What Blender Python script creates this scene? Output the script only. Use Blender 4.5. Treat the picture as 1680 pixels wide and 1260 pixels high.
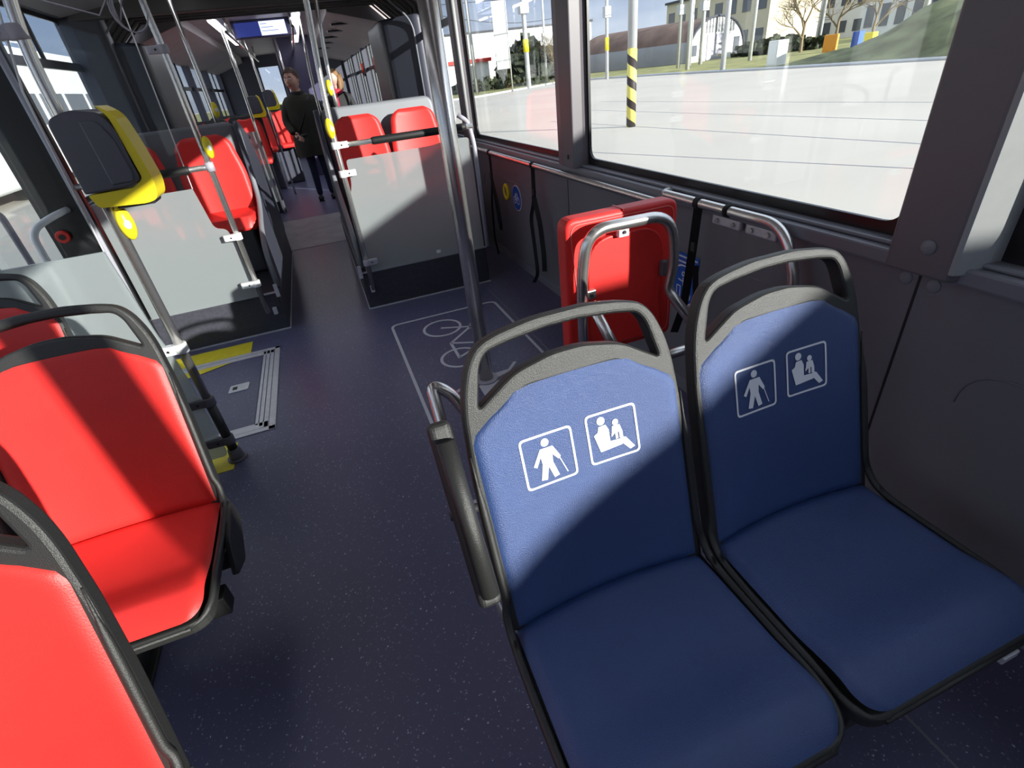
import bpy, bmesh, math, random
from mathutils import Vector, Matrix
random.seed(7)
scene = bpy.context.scene
for o in list(bpy.data.objects): bpy.data.objects.remove(o)

# ------------------------------------------------------------------ camera, sky, sun, exposure
cam_d = bpy.data.cameras.new('camera'); cam = bpy.data.objects.new('camera', cam_d)
scene.collection.objects.link(cam); scene.camera = cam
cam.location = (0, 0, 1.3); cam.rotation_mode = 'XYZ'
cam.rotation_euler = (1.00736491, 0.105363338, -0.360237777)
cam_d.sensor_width = 36; cam_d.lens = 820.4/1680*36; cam_d.clip_start = 0.02; cam_d.clip_end = 600
scene.view_settings.view_transform = 'Standard'; scene.view_settings.look = 'None'
scene.view_settings.gamma = 1; scene.view_settings.use_curve_mapping = False
scene.view_settings.exposure = 0.95
SUN_AZ = (-0.540, 0.842); SUN_EL = math.radians(13.6)
sd = bpy.data.lights.new('sun', 'SUN'); sd.energy = 5.6; sd.angle = math.radians(0.55); sd.color = (1.0, 0.955, 0.89)
sun = bpy.data.objects.new('sun', sd); scene.collection.objects.link(sun)
sdir = Vector((SUN_AZ[0]*math.cos(SUN_EL), SUN_AZ[1]*math.cos(SUN_EL), -math.sin(SUN_EL)))
sun.rotation_euler = sdir.to_track_quat('-Z', 'Y').to_euler(); sun.location = (20, -30, 12)

world = bpy.data.worlds.new('sky'); scene.world = world; world.use_nodes = True
nt = world.node_tree; N = nt.nodes; L = nt.links
bg = N['Background']
tc = N.new('ShaderNodeTexCoord'); sx = N.new('ShaderNodeSeparateXYZ'); L.new(tc.outputs['Generated'], sx.inputs[0])
gr = N.new('ShaderNodeValToRGB'); L.new(sx.outputs['Z'], gr.inputs[0])
gr.color_ramp.elements[0].position = 0.0; gr.color_ramp.elements[0].color = (0.30, 0.34, 0.42, 1)
gr.color_ramp.elements[1].position = 0.6; gr.color_ramp.elements[1].color = (0.62, 0.69, 0.82, 1)
e = gr.color_ramp.elements.new(0.14); e.color = (0.20, 0.27, 0.42, 1)
mp = N.new('ShaderNodeMapping'); mp.inputs['Scale'].default_value = (2.2, 2.2, 7.0); L.new(tc.outputs['Generated'], mp.inputs[0])
nz = N.new('ShaderNodeTexNoise'); nz.inputs['Scale'].default_value = 1.6; nz.inputs['Detail'].default_value = 7; L.new(mp.outputs[0], nz.inputs[0])
cr = N.new('ShaderNodeValToRGB'); cr.color_ramp.elements[0].position = 0.45; cr.color_ramp.elements[1].position = 0.68; L.new(nz.outputs[0], cr.inputs[0])
mx = N.new('ShaderNodeMix'); mx.data_type = 'RGBA'; mx.blend_type = 'ADD'; L.new(cr.outputs[0], mx.inputs[0]); L.new(gr.outputs[0], mx.inputs[6]); mx.inputs[7].default_value = (0.17, 0.165, 0.15, 1)
L.new(mx.outputs[2], bg.inputs[0]); bg.inputs[1].default_value = 1.0

# ------------------------------------------------------------------ materials
def mat(name, col, rough=0.5, metal=0.0, noise=0.0, nscale=40, bump=0.0, bscale=200, spec=0.5, coat=0.0, emis=None, es=1.0, trans=0.0):
    m = bpy.data.materials.new(name); m.use_nodes = True
    n = m.node_tree.nodes; l = m.node_tree.links; b = n['Principled BSDF']
    b.inputs['Base Color'].default_value = (*col, 1); b.inputs['Roughness'].default_value = rough
    b.inputs['Metallic'].default_value = metal; b.inputs['Specular IOR Level'].default_value = spec
    b.inputs['Coat Weight'].default_value = coat; b.inputs['Transmission Weight'].default_value = trans
    t = n.new('ShaderNodeTexCoord')
    if noise > 0:
        z = n.new('ShaderNodeTexNoise'); z.inputs['Scale'].default_value = nscale; z.inputs['Detail'].default_value = 5
        l.new(t.outputs['Object'], z.inputs[0])
        r = n.new('ShaderNodeMapRange'); r.inputs[1].default_value = 0.3; r.inputs[2].default_value = 0.7
        r.inputs[3].default_value = 1-noise; r.inputs[4].default_value = 1+noise; l.new(z.outputs[0], r.inputs[0])
        x = n.new('ShaderNodeVectorMath'); x.operation = 'SCALE'; x.inputs[0].default_value = col; l.new(r.outputs[0], x.inputs['Scale'])
        l.new(x.outputs[0], b.inputs['Base Color'])
    if bump > 0:
        z = n.new('ShaderNodeTexNoise'); z.inputs['Scale'].default_value = bscale; z.inputs['Detail'].default_value = 4
        l.new(t.outputs['Object'], z.inputs[0])
        u = n.new('ShaderNodeBump'); u.inputs['Strength'].default_value = bump; u.inputs['Distance'].default_value = 0.004
        l.new(z.outputs[0], u.inputs['Height']); l.new(u.outputs[0], b.inputs['Normal'])
    if emis:
        b.inputs['Emission Color'].default_value = (*emis, 1); b.inputs['Emission Strength'].default_value = es
    return m
M = {}
M['blue'] = mat('blue_leatherette', (0.022, 0.058, 0.195), 0.42, noise=0.06, nscale=9, bump=0.5, bscale=600, spec=0.85)
M['red'] = mat('red_leatherette', (0.72, 0.030, 0.026), 0.42, noise=0.05, nscale=9, bump=0.16, bscale=420, spec=0.38)
M['black'] = mat('black_plastic', (0.019, 0.019, 0.018), 0.45, bump=0.3, bscale=700, spec=0.6)
M['blackdark'] = mat('black_rubber', (0.008, 0.008, 0.008), 0.6)
M['steel'] = mat('brushed_steel', (0.70, 0.68, 0.65), 0.27, metal=0.92, noise=0.05, nscale=60)
M['chrome'] = mat('chrome', (0.75, 0.74, 0.72), 0.12, metal=1.0)
M['wall'] = mat('grey_wall_panel', (0.165, 0.160, 0.182), 0.5, noise=0.04, nscale=3, bump=0.08, bscale=500)
M['sill'] = mat('grey_sill', (0.18, 0.18, 0.21), 0.38, noise=0.04, nscale=5)
M['pillar'] = mat('window_pillar_grey', (0.135, 0.122, 0.135), 0.42, noise=0.04, nscale=4)
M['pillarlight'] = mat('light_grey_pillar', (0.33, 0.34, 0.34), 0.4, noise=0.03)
M['shroud'] = mat('mid_grey_shroud', (0.19, 0.20, 0.22), 0.45, noise=0.03, nscale=5)
M['darkshroud'] = mat('dark_blue_grey_plastic', (0.05, 0.053, 0.075), 0.42, noise=0.04, nscale=4)
M['ceil'] = mat('ceiling_panel', (0.30, 0.27, 0.27), 0.5, noise=0.05, nscale=3)
M['ceildark'] = mat('ceiling_dark', (0.07, 0.065, 0.065), 0.5, noise=0.05, nscale=3)
M['clamp'] = mat('white_clamp_plastic', (0.78, 0.79, 0.80), 0.35)
M['clampdark'] = mat('grey_clamp_plastic', (0.11, 0.105, 0.12), 0.4)
M['clampgrey'] = mat('mid_grey_clamp', (0.36, 0.35, 0.40), 0.4)
M['yellow'] = mat('yellow_plastic', (0.90, 0.72, 0.02), 0.35)
M['ytape'] = mat('yellow_floor_marking', (0.66, 0.55, 0.02), 0.5, noise=0.08, nscale=20)
M['valgrey'] = mat('validator_grey', (0.085, 0.085, 0.11), 0.3)
M['white'] = mat('white_print', (0.82, 0.83, 0.88), 0.5)
M['floorline'] = mat('pale_floor_print', (0.50, 0.50, 0.56), 0.55, noise=0.05)
M['signblue'] = mat('sign_blue', (0.01, 0.09, 0.45), 0.4)
M['platform'] = mat('dark_platform_vinyl', (0.042, 0.043, 0.056), 0.45, noise=0.2, nscale=60)
M['alu'] = mat('aluminium_strip', (0.58, 0.58, 0.63), 0.42, metal=0.35, noise=0.06, nscale=30)
M['plate'] = mat('worn_grey_plate', (0.26, 0.25, 0.28), 0.5, noise=0.16, nscale=6)
M['strap'] = mat('black_webbing', (0.006, 0.006, 0.007), 0.8, bump=0.2, bscale=900)
M['frit'] = mat('black_window_border', (0.006, 0.006, 0.007), 0.3)
M['redbtn'] = mat('red_button', (0.6, 0.02, 0.01), 0.35)
M['purple'] = mat('purple_panel', (0.05, 0.045, 0.10), 0.4)
M['bellows'] = mat('bellows_rubber', (0.17, 0.155, 0.15), 0.65, noise=0.15, nscale=12)
M['led'] = mat('led_strip', (0.9, 0.9, 0.95), 0.4, emis=(0.9, 0.92, 1.0), es=5.0)
M['led_fill'] = mat('fill_strip', (0.9, 0.9, 0.95), 0.4, emis=(0.9, 0.92, 1.0), es=1.0)
M['led_fill_low'] = mat('fill_strip_low', (0.9, 0.9, 0.95), 0.4, emis=(0.9, 0.92, 1.0), es=0.2)
M['screenblue'] = mat('screen_navy', (0.02, 0.03, 0.12), 0.2, emis=(0.02, 0.03, 0.16), es=0.6)
M['screenlit'] = mat('screen_lit', (0.6, 0.65, 0.85), 0.2, emis=(0.62, 0.68, 0.92), es=0.8)
M['skin'] = mat('skin', (0.62, 0.35, 0.28), 0.5)
M['hairbrown'] = mat('brown_hair', (0.06, 0.03, 0.015), 0.6, bump=0.6, bscale=90)
M['hairblond'] = mat('light_brown_hair', (0.22, 0.12, 0.05), 0.6, bump=0.6, bscale=90)
M['coat'] = mat('dark_olive_coat', (0.022, 0.022, 0.014), 0.75, noise=0.15, nscale=15, bump=0.4, bscale=60)
M['blackcoat'] = mat('black_coat', (0.012, 0.012, 0.014), 0.75, bump=0.4, bscale=60)
M['jeans'] = mat('dark_jeans', (0.015, 0.02, 0.05), 0.8, noise=0.15, nscale=25)
M['redscarf'] = mat('red_scarf', (0.5, 0.01, 0.04), 0.7)
M['concrete'] = mat('pale_concrete_yard', (0.475, 0.44, 0.385), 0.85, noise=0.06, nscale=0.25)
M['grass'] = mat('grass', (0.25, 0.245, 0.085), 0.9, noise=0.35, nscale=0.5)
M['bank'] = mat('embankment_scrub', (0.13, 0.14, 0.07), 0.95, noise=0.5, nscale=0.7, bump=0.6, bscale=3)
M['bush'] = mat('dark_bush', (0.035, 0.045, 0.02), 0.9, noise=0.5, nscale=3)
M['twig'] = mat('bare_branches', (0.22, 0.17, 0.10), 0.9)
M['roofrust'] = mat('rusty_hangar_roof', (0.16, 0.10, 0.075), 0.8, noise=0.3, nscale=0.5)
M['hangarwall'] = mat('grey_hangar_side', (0.28, 0.28, 0.29), 0.8, noise=0.08, nscale=0.5)
M['bldwhite'] = mat('white_render', (0.72, 0.72, 0.70), 0.8, noise=0.04, nscale=0.4)
M['bldcream'] = mat('cream_render', (0.58, 0.52, 0.38), 0.8, noise=0.05, nscale=0.4)
M['bldwin'] = mat('building_window', (0.10, 0.11, 0.13), 0.25)
M['slate'] = mat('dark_slate_roof', (0.05, 0.055, 0.07), 0.7)
M['polewhite'] = mat('pale_pole_paint', (0.50, 0.51, 0.52), 0.5, noise=0.05, nscale=3)
M['orange'] = mat('orange_reflection', (0.75, 0.30, 0.03), 0.6)
M['busglass'] = mat('dark_tinted_glass', (0.02, 0.025, 0.03), 0.15)

def floor_mat():
    m = bpy.data.materials.new('speckled_navy_vinyl'); m.use_nodes = True
    n = m.node_tree.nodes; l = m.node_tree.links; b = n['Principled BSDF']; b.inputs['Roughness'].default_value = 0.38
    t = n.new('ShaderNodeTexCoord'); v = n.new('ShaderNodeTexVoronoi'); v.inputs['Scale'].default_value = 150
    mpx = n.new('ShaderNodeMapping'); l.new(t.outputs['Object'], mpx.inputs[0])
    w = n.new('ShaderNodeTexNoise'); w.inputs['Scale'].default_value = 300; l.new(t.outputs['Object'], w.inputs[0])
    ad = n.new('ShaderNodeMix'); ad.data_type = 'RGBA'; ad.inputs[0].default_value = 0.012
    l.new(mpx.outputs[0], ad.inputs[6]); l.new(w.outputs['Color'], ad.inputs[7]); l.new(ad.outputs[2], v.inputs['Vector'])
    sc = n.new('ShaderNodeSeparateColor'); l.new(v.outputs['Color'], sc.inputs[0])
    # size of each fleck differs: a random threshold per cell
    th = n.new('ShaderNodeMapRange'); th.inputs[1].default_value = 0.45; th.inputs[2].default_value = 1.0; th.inputs[3].default_value = 0.0; th.inputs[4].default_value = 0.33
    l.new(sc.outputs[0], th.inputs[0])
    lt = n.new('ShaderNodeMath'); lt.operation = 'LESS_THAN'; l.new(v.outputs['Distance'], lt.inputs[0]); l.new(th.outputs[0], lt.inputs[1])
    br = n.new('ShaderNodeMath'); br.operation = 'MULTIPLY'; l.new(lt.outputs[0], br.inputs[0]); l.new(sc.outputs[1], br.inputs[1])
    z = n.new('ShaderNodeTexNoise'); z.inputs['Scale'].default_value = 3; z.inputs['Detail'].default_value = 4; l.new(t.outputs['Object'], z.inputs[0])
    base = n.new('ShaderNodeMix'); base.data_type = 'RGBA'; l.new(z.outputs[0], base.inputs[0])
    base.inputs[6].default_value = (0.078, 0.079, 0.150, 1); base.inputs[7].default_value = (0.098, 0.097, 0.178, 1)
    x = n.new('ShaderNodeMix'); x.data_type = 'RGBA'; l.new(br.outputs[0], x.inputs[0]); l.new(base.outputs[2], x.inputs[6]); x.inputs[7].default_value = (0.60, 0.62, 0.74, 1)
    l.new(x.outputs[2], b.inputs['Base Color']); return m
M['floor'] = floor_mat()

def two_sided(n, l, f, ior):
    g = n.new('ShaderNodeNewGeometry'); m = n.new('ShaderNodeMapRange'); m.inputs[3].default_value = ior; m.inputs[4].default_value = 1/ior
    l.new(g.outputs['Backfacing'], m.inputs[0]); l.new(m.outputs[0], f.inputs[0])
def glass_mat(name, tint, refl=0.06):
    m = bpy.data.materials.new(name); m.use_nodes = True
    n = m.node_tree.nodes; l = m.node_tree.links; n.remove(n['Principled BSDF']); o = n['Material Output']
    t = n.new('ShaderNodeBsdfTransparent'); t.inputs[0].default_value = (*tint, 1)
    g = n.new('ShaderNodeBsdfGlossy'); g.inputs['Roughness'].default_value = 0.0
    f = n.new('ShaderNodeFresnel'); two_sided(n, l, f, 1.45)
    k_ = n.new('ShaderNodeMath'); k_.operation = 'MULTIPLY'; k_.inputs[1].default_value = 0.7; l.new(f.outputs[0], k_.inputs[0])
    x = n.new('ShaderNodeMixShader'); l.new(k_.outputs[0], x.inputs[0]); l.new(t.outputs[0], x.inputs[1]); l.new(g.outputs[0], x.inputs[2])
    l.new(x.outputs[0], o.inputs[0]); return m
M['glass'] = glass_mat('clear_window_glass', (0.93, 0.95, 0.95))
def frost_mat():
    m = bpy.data.materials.new('frosted_glass'); m.use_nodes = True
    n = m.node_tree.nodes; l = m.node_tree.links; n.remove(n['Principled BSDF']); o = n['Material Output']
    d = n.new('ShaderNodeBsdfDiffuse'); d.inputs[0].default_value = (0.52, 0.57, 0.58, 1)
    t = n.new('ShaderNodeBsdfTranslucent'); t.inputs[0].default_value = (0.62, 0.68, 0.68, 1)
    g = n.new('ShaderNodeBsdfGlossy'); g.inputs['Roughness'].default_value = 0.18; g.inputs[0].default_value = (0.9, 0.9, 0.9, 1)
    r = n.new('ShaderNodeBsdfRefraction'); r.inputs['Roughness'].default_value = 0.35; r.inputs['IOR'].default_value = 1.05; r.inputs[0].default_value = (0.8, 0.83, 0.83, 1)
    a = n.new('ShaderNodeMixShader'); a.inputs[0].default_value = 0.45; l.new(d.outputs[0], a.inputs[1]); l.new(t.outputs[0], a.inputs[2])
    b = n.new('ShaderNodeMixShader'); b.inputs[0].default_value = 0.42; l.new(a.outputs[0], b.inputs[1]); l.new(r.outputs[0], b.inputs[2])
    f = n.new('ShaderNodeFresnel'); two_sided(n, l, f, 1.4)
    c = n.new('ShaderNodeMixShader'); l.new(f.outputs[0], c.inputs[0]); l.new(b.outputs[0], c.inputs[1]); l.new(g.outputs[0], c.inputs[2])
    l.new(c.outputs[0], o.inputs[0]); return m
M['frost'] = frost_mat()
def stripe_mat():
    m = bpy.data.materials.new('black_yellow_spiral'); m.use_nodes = True
    n = m.node_tree.nodes; l = m.node_tree.links; b = n['Principled BSDF']; b.inputs['Roughness'].default_value = 0.6
    t = n.new('ShaderNodeTexCoord'); s = n.new('ShaderNodeSeparateXYZ'); l.new(t.outputs['Object'], s.inputs[0])
    a = n.new('ShaderNodeMath'); a.operation = 'ARCTAN2'; l.new(s.outputs[1], a.inputs[0]); l.new(s.outputs[0], a.inputs[1])
    k = n.new('ShaderNodeMath'); k.operation = 'DIVIDE'; l.new(a.outputs[0], k.inputs[0]); k.inputs[1].default_value = 2*math.pi
    q = n.new('ShaderNodeMath'); q.operation = 'DIVIDE'; l.new(s.outputs[2], q.inputs[0]); q.inputs[1].default_value = 0.46
    p = n.new('ShaderNodeMath'); p.operation = 'ADD'; l.new(k.outputs[0], p.inputs[0]); l.new(q.outputs[0], p.inputs[1])
    f = n.new('ShaderNodeMath'); f.operation = 'FRACT'; l.new(p.outputs[0], f.inputs[0])
    g = n.new('ShaderNodeMath'); g.operation = 'GREATER_THAN'; l.new(f.outputs[0], g.inputs[0]); g.inputs[1].default_value = 0.58
    x = n.new('ShaderNodeMix'); x.data_type = 'RGBA'; l.new(g.outputs[0], x.inputs[0]); x.inputs[6].default_value = (0.75, 0.66, 0.16, 1); x.inputs[7].default_value = (0.03, 0.02, 0.02, 1)
    l.new(x.outputs[2], b.inputs['Base Color']); return m
M['stripes'] = stripe_mat()
M['stitch'] = mat('pale_red_thread', (0.75, 0.22, 0.20), 0.6)

# ------------------------------------------------------------------ mesh helpers
COL = scene.collection
class MB:
    """collects shapes for ONE mesh object"""
    def __init__(s): s.v = []; s.f = []; s.sm = []
    def add(s, vs, fs, smooth=False):
        b = len(s.v); s.v += [Vector(q) for q in vs]; s.f += [[b+i for i in f] for f in fs]; s.sm += [smooth]*len(fs); return s
    def box(s, x0, x1, y0, y1, z0, z1):
        return s.add([(x0,y0,z0),(x1,y0,z0),(x1,y1,z0),(x0,y1,z0),(x0,y0,z1),(x1,y0,z1),(x1,y1,z1),(x0,y1,z1)],
                     [(0,3,2,1),(4,5,6,7),(0,1,5,4),(1,2,6,5),(2,3,7,6),(3,0,4,7)])
    def obox(s, c, size, mtx):
        vs = [Vector(c)+mtx@Vector((a*size[0]/2, b*size[1]/2, d*size[2]/2)) for d in (-1,1) for a,b in ((-1,-1),(1,-1),(1,1),(-1,1))]
        return s.add(vs, [(0,3,2,1),(4,5,6,7),(0,1,5,4),(1,2,6,5),(2,3,7,6),(3,0,4,7)])
    def tube(s, pts, r, seg=14, caps=True, sx=1.0):
        pts = [Vector(p) for p in pts]; n = len(pts); rr = r if isinstance(r, (list, tuple)) else [r]*n
        T = []
        for i in range(n):
            a = pts[max(0,i-1)]; b = pts[min(n-1,i+1)]; T.append((b-a).normalized())
        up = Vector((0,0,1)) if abs(T[0].z) < 0.9 else Vector((1,0,0))
        u = T[0].cross(up).normalized(); vs = []; fs = []
        for i in range(n):
            u = (u - T[i]*u.dot(T[i])).normalized(); w = T[i].cross(u)
            for k in range(seg):
                a = 2*math.pi*k/seg; vs.append(pts[i]+u*math.cos(a)*rr[i]*sx+w*math.sin(a)*rr[i])
        for i in range(n-1):
            for k in range(seg):
                fs.append((i*seg+k, i*seg+(k+1)%seg, (i+1)*seg+(k+1)%seg, (i+1)*seg+k))
        s.add(vs, fs, True)
        if caps:
            s.add(vs[:seg], [tuple(range(seg))[::-1]]); s.add(vs[-seg:], [tuple(range(seg))])
        return s
    def cyl(s, a, b, r, seg=18): return s.tube([a, b], r, seg)
    def prism(s, poly, fn, d0, d1):
        """poly 2D; fn(u,v,d) -> 3D"""
        n = len(poly); vs = [fn(u,v,d0) for u,v in poly]+[fn(u,v,d1) for u,v in poly]
        fs = [tuple(range(n)), tuple(range(2*n-1,n-1,-1))]+[(i,i+n,(i+1)%n+n,(i+1)%n) for i in range(n)]
        return s.add(vs, fs)
    def grid(s, fn, nu, nv, smooth=True):
        vs = [fn(i/nu, j/nv) for j in range(nv+1) for i in range(nu+1)]
        fs = [(j*(nu+1)+i, j*(nu+1)+i+1, (j+1)*(nu+1)+i+1, (j+1)*(nu+1)+i) for j in range(nv) for i in range(nu)]
        return s.add(vs, fs, smooth)
    def ball(s, c, r, nu=16, nv=10):
        c = Vector(c); r = r if isinstance(r, (tuple, list)) else (r, r, r)
        return s.grid(lambda a, b: c+Vector((r[0]*math.sin(math.pi*b)*math.cos(2*math.pi*a), r[1]*math.sin(math.pi*b)*math.sin(2*math.pi*a), r[2]*math.cos(math.pi*b))), nu, nv)
    def build(s, name, m, parent=None, bevel=0, seg=2, kind=None):
        me = bpy.data.meshes.new(name); off = Vector(parent.location) if parent is not None and parent.get('_w') else Vector((0,0,0))
        p = parent
        while p is not None and p.parent is not None: p = p.parent
        off = Vector(p.location) if p is not None else Vector((0,0,0))
        if p is None:   # origin at the base centre of the thing
            xs = [q.x for q in s.v]; ys = [q.y for q in s.v]; zs = [q.z for q in s.v]
            off = Vector(((min(xs)+max(xs))/2, (min(ys)+max(ys))/2, min(zs)))
        me.from_pydata([tuple(q-off) for q in s.v], [], s.f); me.polygons.foreach_set('use_smooth', s.sm)
        bm = bmesh.new(); bm.from_mesh(me); bmesh.ops.remove_doubles(bm, verts=bm.verts, dist=1e-6)
        bmesh.ops.recalc_face_normals(bm, faces=bm.faces); bm.to_mesh(me); bm.free()
        me.materials.append(M[m] if isinstance(m, str) else m)
        o = bpy.data.objects.new(name, me); COL.objects.link(o)
        if p is None: o.location = off
        if parent is not None: o.parent = parent
        if bevel:
            b = o.modifiers.new('bevel', 'BEVEL'); b.width = bevel; b.segments = seg; b.limit_method = 'ANGLE'; b.angle_limit = math.radians(40)
        if kind: o['kind'] = kind
        return o
def tag(o, label, cat, group=None, kind=None):
    o['label'] = label; o['category'] = cat
    if group: o['group'] = group
    if kind: o['kind'] = kind
    return o
def thing(name, label, cat, loc=(0,0,0), group=None):
    o = bpy.data.objects.new(name, None); COL.objects.link(o); o.location = loc; o.empty_display_size = 0.1
    return tag(o, label, cat, group)
def fillet(pts, r, n=8):
    pts = [Vector(p) for p in pts]; out = [pts[0]]
    for i in range(1, len(pts)-1):
        a, b, c = pts[i-1], pts[i], pts[i+1]; u = (a-b); w = (c-b)
        rr = r[i-1] if isinstance(r, (list, tuple)) else r
        rr = min(rr, u.length*0.49, w.length*0.49); p = b+u.normalized()*rr; q = b+w.normalized()*rr
        for k in range(n+1):
            t = k/n; out.append(p*(1-t)**2+b*2*t*(1-t)+q*t*t)
    out.append(pts[-1]); return out
def round_poly(poly, r, n=6):
    """rounded corners of a closed 2D polygon"""
    out = []; m = len(poly)
    for i in range(m):
        a = Vector(poly[i-1]); b = Vector(poly[i]); c = Vector(poly[(i+1)%m]); u = a-b; w = c-b
        rr = r[i] if isinstance(r, (list, tuple)) else r
        rr = min(rr, u.length*0.49, w.length*0.49)
        if rr <= 0: out.append((b.x, b.y)); continue
        p = b+u.normalized()*rr; q = b+w.normalized()*rr
        for k in range(n+1):
            t = k/n; z = p*(1-t)**2+b*2*t*(1-t)+q*t*t; out.append((z.x, z.y))
    return out
def shape2d(loops, extrude=0.0, bevel=0.0):
    """filled 2D shape with holes -> (verts, faces) flat in xy with thickness along z"""
    c = bpy.data.curves.new('tmp', 'CURVE'); c.dimensions = '2D'; c.fill_mode = 'BOTH'; c.extrude = extrude; c.bevel_depth = bevel; c.bevel_resolution = 2; c.offset = -bevel
    for lp in loops:
        sp = c.splines.new('POLY'); sp.points.add(len(lp)-1); sp.use_cyclic_u = True
        for i, q in enumerate(lp): sp.points[i].co = (q[0], q[1], 0, 1)
    o = bpy.data.objects.new('tmp', c); COL.objects.link(o); dg = bpy.context.evaluated_depsgraph_get(); dg.update()
    me = o.evaluated_get(dg).to_mesh(); vs = [v.co.copy() for v in me.vertices]; fs = [tuple(p.vertices) for p in me.polygons]
    o.evaluated_get(dg).to_mesh_clear(); bpy.data.objects.remove(o); bpy.data.curves.remove(c)
    return vs, fs
def circle(cx, cy, r, n=28, ry=None): return [(cx+r*math.cos(2*math.pi*k/n), cy+(ry or r)*math.sin(2*math.pi*k/n)) for k in range(n)]
def stroke(a, b, w):
    a = Vector(a); b = Vector(b); d = (b-a).normalized(); n = Vector((-d.y, d.x))*w/2
    return [tuple(a+n), tuple(a-n), tuple(b-n), tuple(b+n)]
def ss(x): x = max(0, min(1, x)); return x*x*(3-2*x)

# ------------------------------------------------------------------ setting: floor, walls, windows, ceiling
XR, XL = 1.263, -1.45
def struct(name, mb, m, bevel=0, parent=None): return mb.build(name, m, parent, bevel, kind='structure' if parent is None else None)
f = MB(); f.box(XL-0.02, XR+0.03, -4.6, 5.42, -0.06, 0.0); struct('floor', f, 'floor')
f = MB(); f.box(XL-0.02, XR+0.03, 6.9, 14.4, -0.06, 0.0); fr = struct('floor', f, 'floor'); fr.name = 'floor_rear'

def wall_side(name, X, sgn, opening, ranges, label_win, zb=0.878, zt=1.97, y0=-4.6, y1=5.42, hopper=(), lower_gap=None):
    """one long side: lower panel + sill + pillars. sgn=+1 right, -1 left"""
    t = MB()
    def b(mb, xa, xb, *r): mb.box(min(X+sgn*xa, X+sgn*xb), max(X+sgn*xa, X+sgn*xb), *r)
    gaps = lower_gap or []
    segs = []; cur = y0
    for (a, c) in gaps: segs.append((cur, a)); cur = c
    segs.append((cur, y1))
    for (a, c) in segs:
        if c > a: b(t, 0, 0.07, a, c, -0.06, 0.80)
    w = struct(name, t, 'wall')
    s = MB()
    for (a, c) in segs:
        if c > a:
            b(s, -0.035, 0.075, a, c, 0.800, 0.838); b(s, -0.012, 0.075, a, c, 0.838, 0.850)
    struct('trim_1', s, 'sill', 0.010, w) 
    u = MB()
    for (a, c) in segs:
        if c > a: b(u, -0.004, 0.004, a, c, 0.0, 0.062)
    struct('baseboard_side', u, 'sill', 0.002, w)
    return w
right_wins = [(-4.3,-3.15), (-3.05,-1.67), (-1.575, 0.605), (0.812, 2.455), (2.66, 4.36), (4.50, 5.36)]
w = wall_side('wall_right', XR, 1, None, right_wins, '')
top = MB(); top.box(XR-0.01, XR+0.07, -4.6, 5.42, 1.93, 2.12); top.build('header', 'pillar', w)
for i, y in enumerate((0.742, 2.645, -1.3)):
    MB().box(XR-0.0012, XR+0.001, y-0.003, y+0.003, 0.06, 0.80).build('panel_seam', 'blackdark', w)
# raised mouldings pressed into the wall panels
for (ya, yb) in ((-0.6, 0.66), (0.95, 2.5), (2.75, 4.3)):
    lp = round_poly([(ya+.08, 0.0), (ya+.08, 0.62), (yb-.08, 0.62), (yb-.08, 0.0)], 0.10)
    MB().tube([(XR, a, z) for a, z in lp[7:21]], 0.003, 8).build('moulding', 'wall', w)
for (y, z, x) in ((0.774,0.770,XR), (0.708,0.769,XR), (0.712,0.872,1.205)):
    MB().ball((x, y, z), (0.0055, 0.017, 0.017), 20, 10).build('rivet_cap', 'shroud', w)
def window(n, X, sgn, ya, yb, za=0.850, zb=1.95, fr=0.026, hop=None, name=None):
    g = MB(); xg = X+sgn*0.045
    g.box(xg-0.003, xg+0.003, ya-0.02, yb+0.02, za, zb+0.03)
    o = struct('window_%d' % n, g, 'glass')
    outer = [(ya-0.03, za-0.01), (yb+0.03, za-0.01), (yb+0.03, zb+0.03), (ya-0.03, zb+0.03)]
    inner = round_poly([(ya+fr, za+fr+0.004), (yb-fr, za+fr+0.004), (yb-fr, zb-fr), (ya+fr, zb-fr)], 0.055)
    vs, fs = shape2d([outer, inner], 0.006)
    b = MB().add([(X+sgn*0.030+q.z, q.x, q.y) for q in vs], fs); b.build('frame_border', 'frit', o)
    if hop:
        h = MB(); h.box(X+sgn*0.02-0.012, X+sgn*0.02+0.012, ya, yb, hop, hop+0.05); h.build('hopper_bar', 'frit', o)
        h = MB(); ym = ya+(yb-ya)*0.5; h.box(X+sgn*0.02-0.01, X+sgn*0.02+0.01, ym-.012, ym+.012, hop, zb); h.build('hopper_post', 'frit', o)
    return o
for i, (a, b) in enumerate(right_wins): window(i+1, XR, 1, a, b, hop=1.64 if i == 5 else None)
# pillars between the right windows: the broad one nearest the camera stands proud of the sill
def pillar(n, ya, yb, xin, zlow, m='pillar'):
    p = MB(); poly = [(XR+0.02, ya-0.02), (xin, ya+0.0), (xin, yb), (XR+0.02, yb+0.004)]
    p.prism(poly, lambda u, v, d: (u, v, d), zlow, 1.98); return p
p = MB(); p.prism([(XR+.028, .615), (1.252, .630), (1.206, .658), (1.206, .795), (1.222, .806), (XR+.028, .806)], lambda u, v, d: (u, v, d), 0.805, 1.98)
struct('trim_2', p, 'pillar', 0.006)
p = MB(); p.prism([(XR+.04, .602), (1.249, .627), (1.210, .660), (1.222, .655), (1.262, .615)], lambda u, v, d: (u, v, d), 0.812, 1.98)
p = MB(); p.prism([(XR+.032, .613), (1.262, .6195), (1.2090, .647), (1.2045, .656), (1.212, .662), (XR+.03, .64)], lambda u, v, d: (u, v, d), 0.822, 1.98); p.build('light_face', 'pillarlight', [q for q in COL.objects if q.name == 'trim_2'][0], .004)
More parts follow.
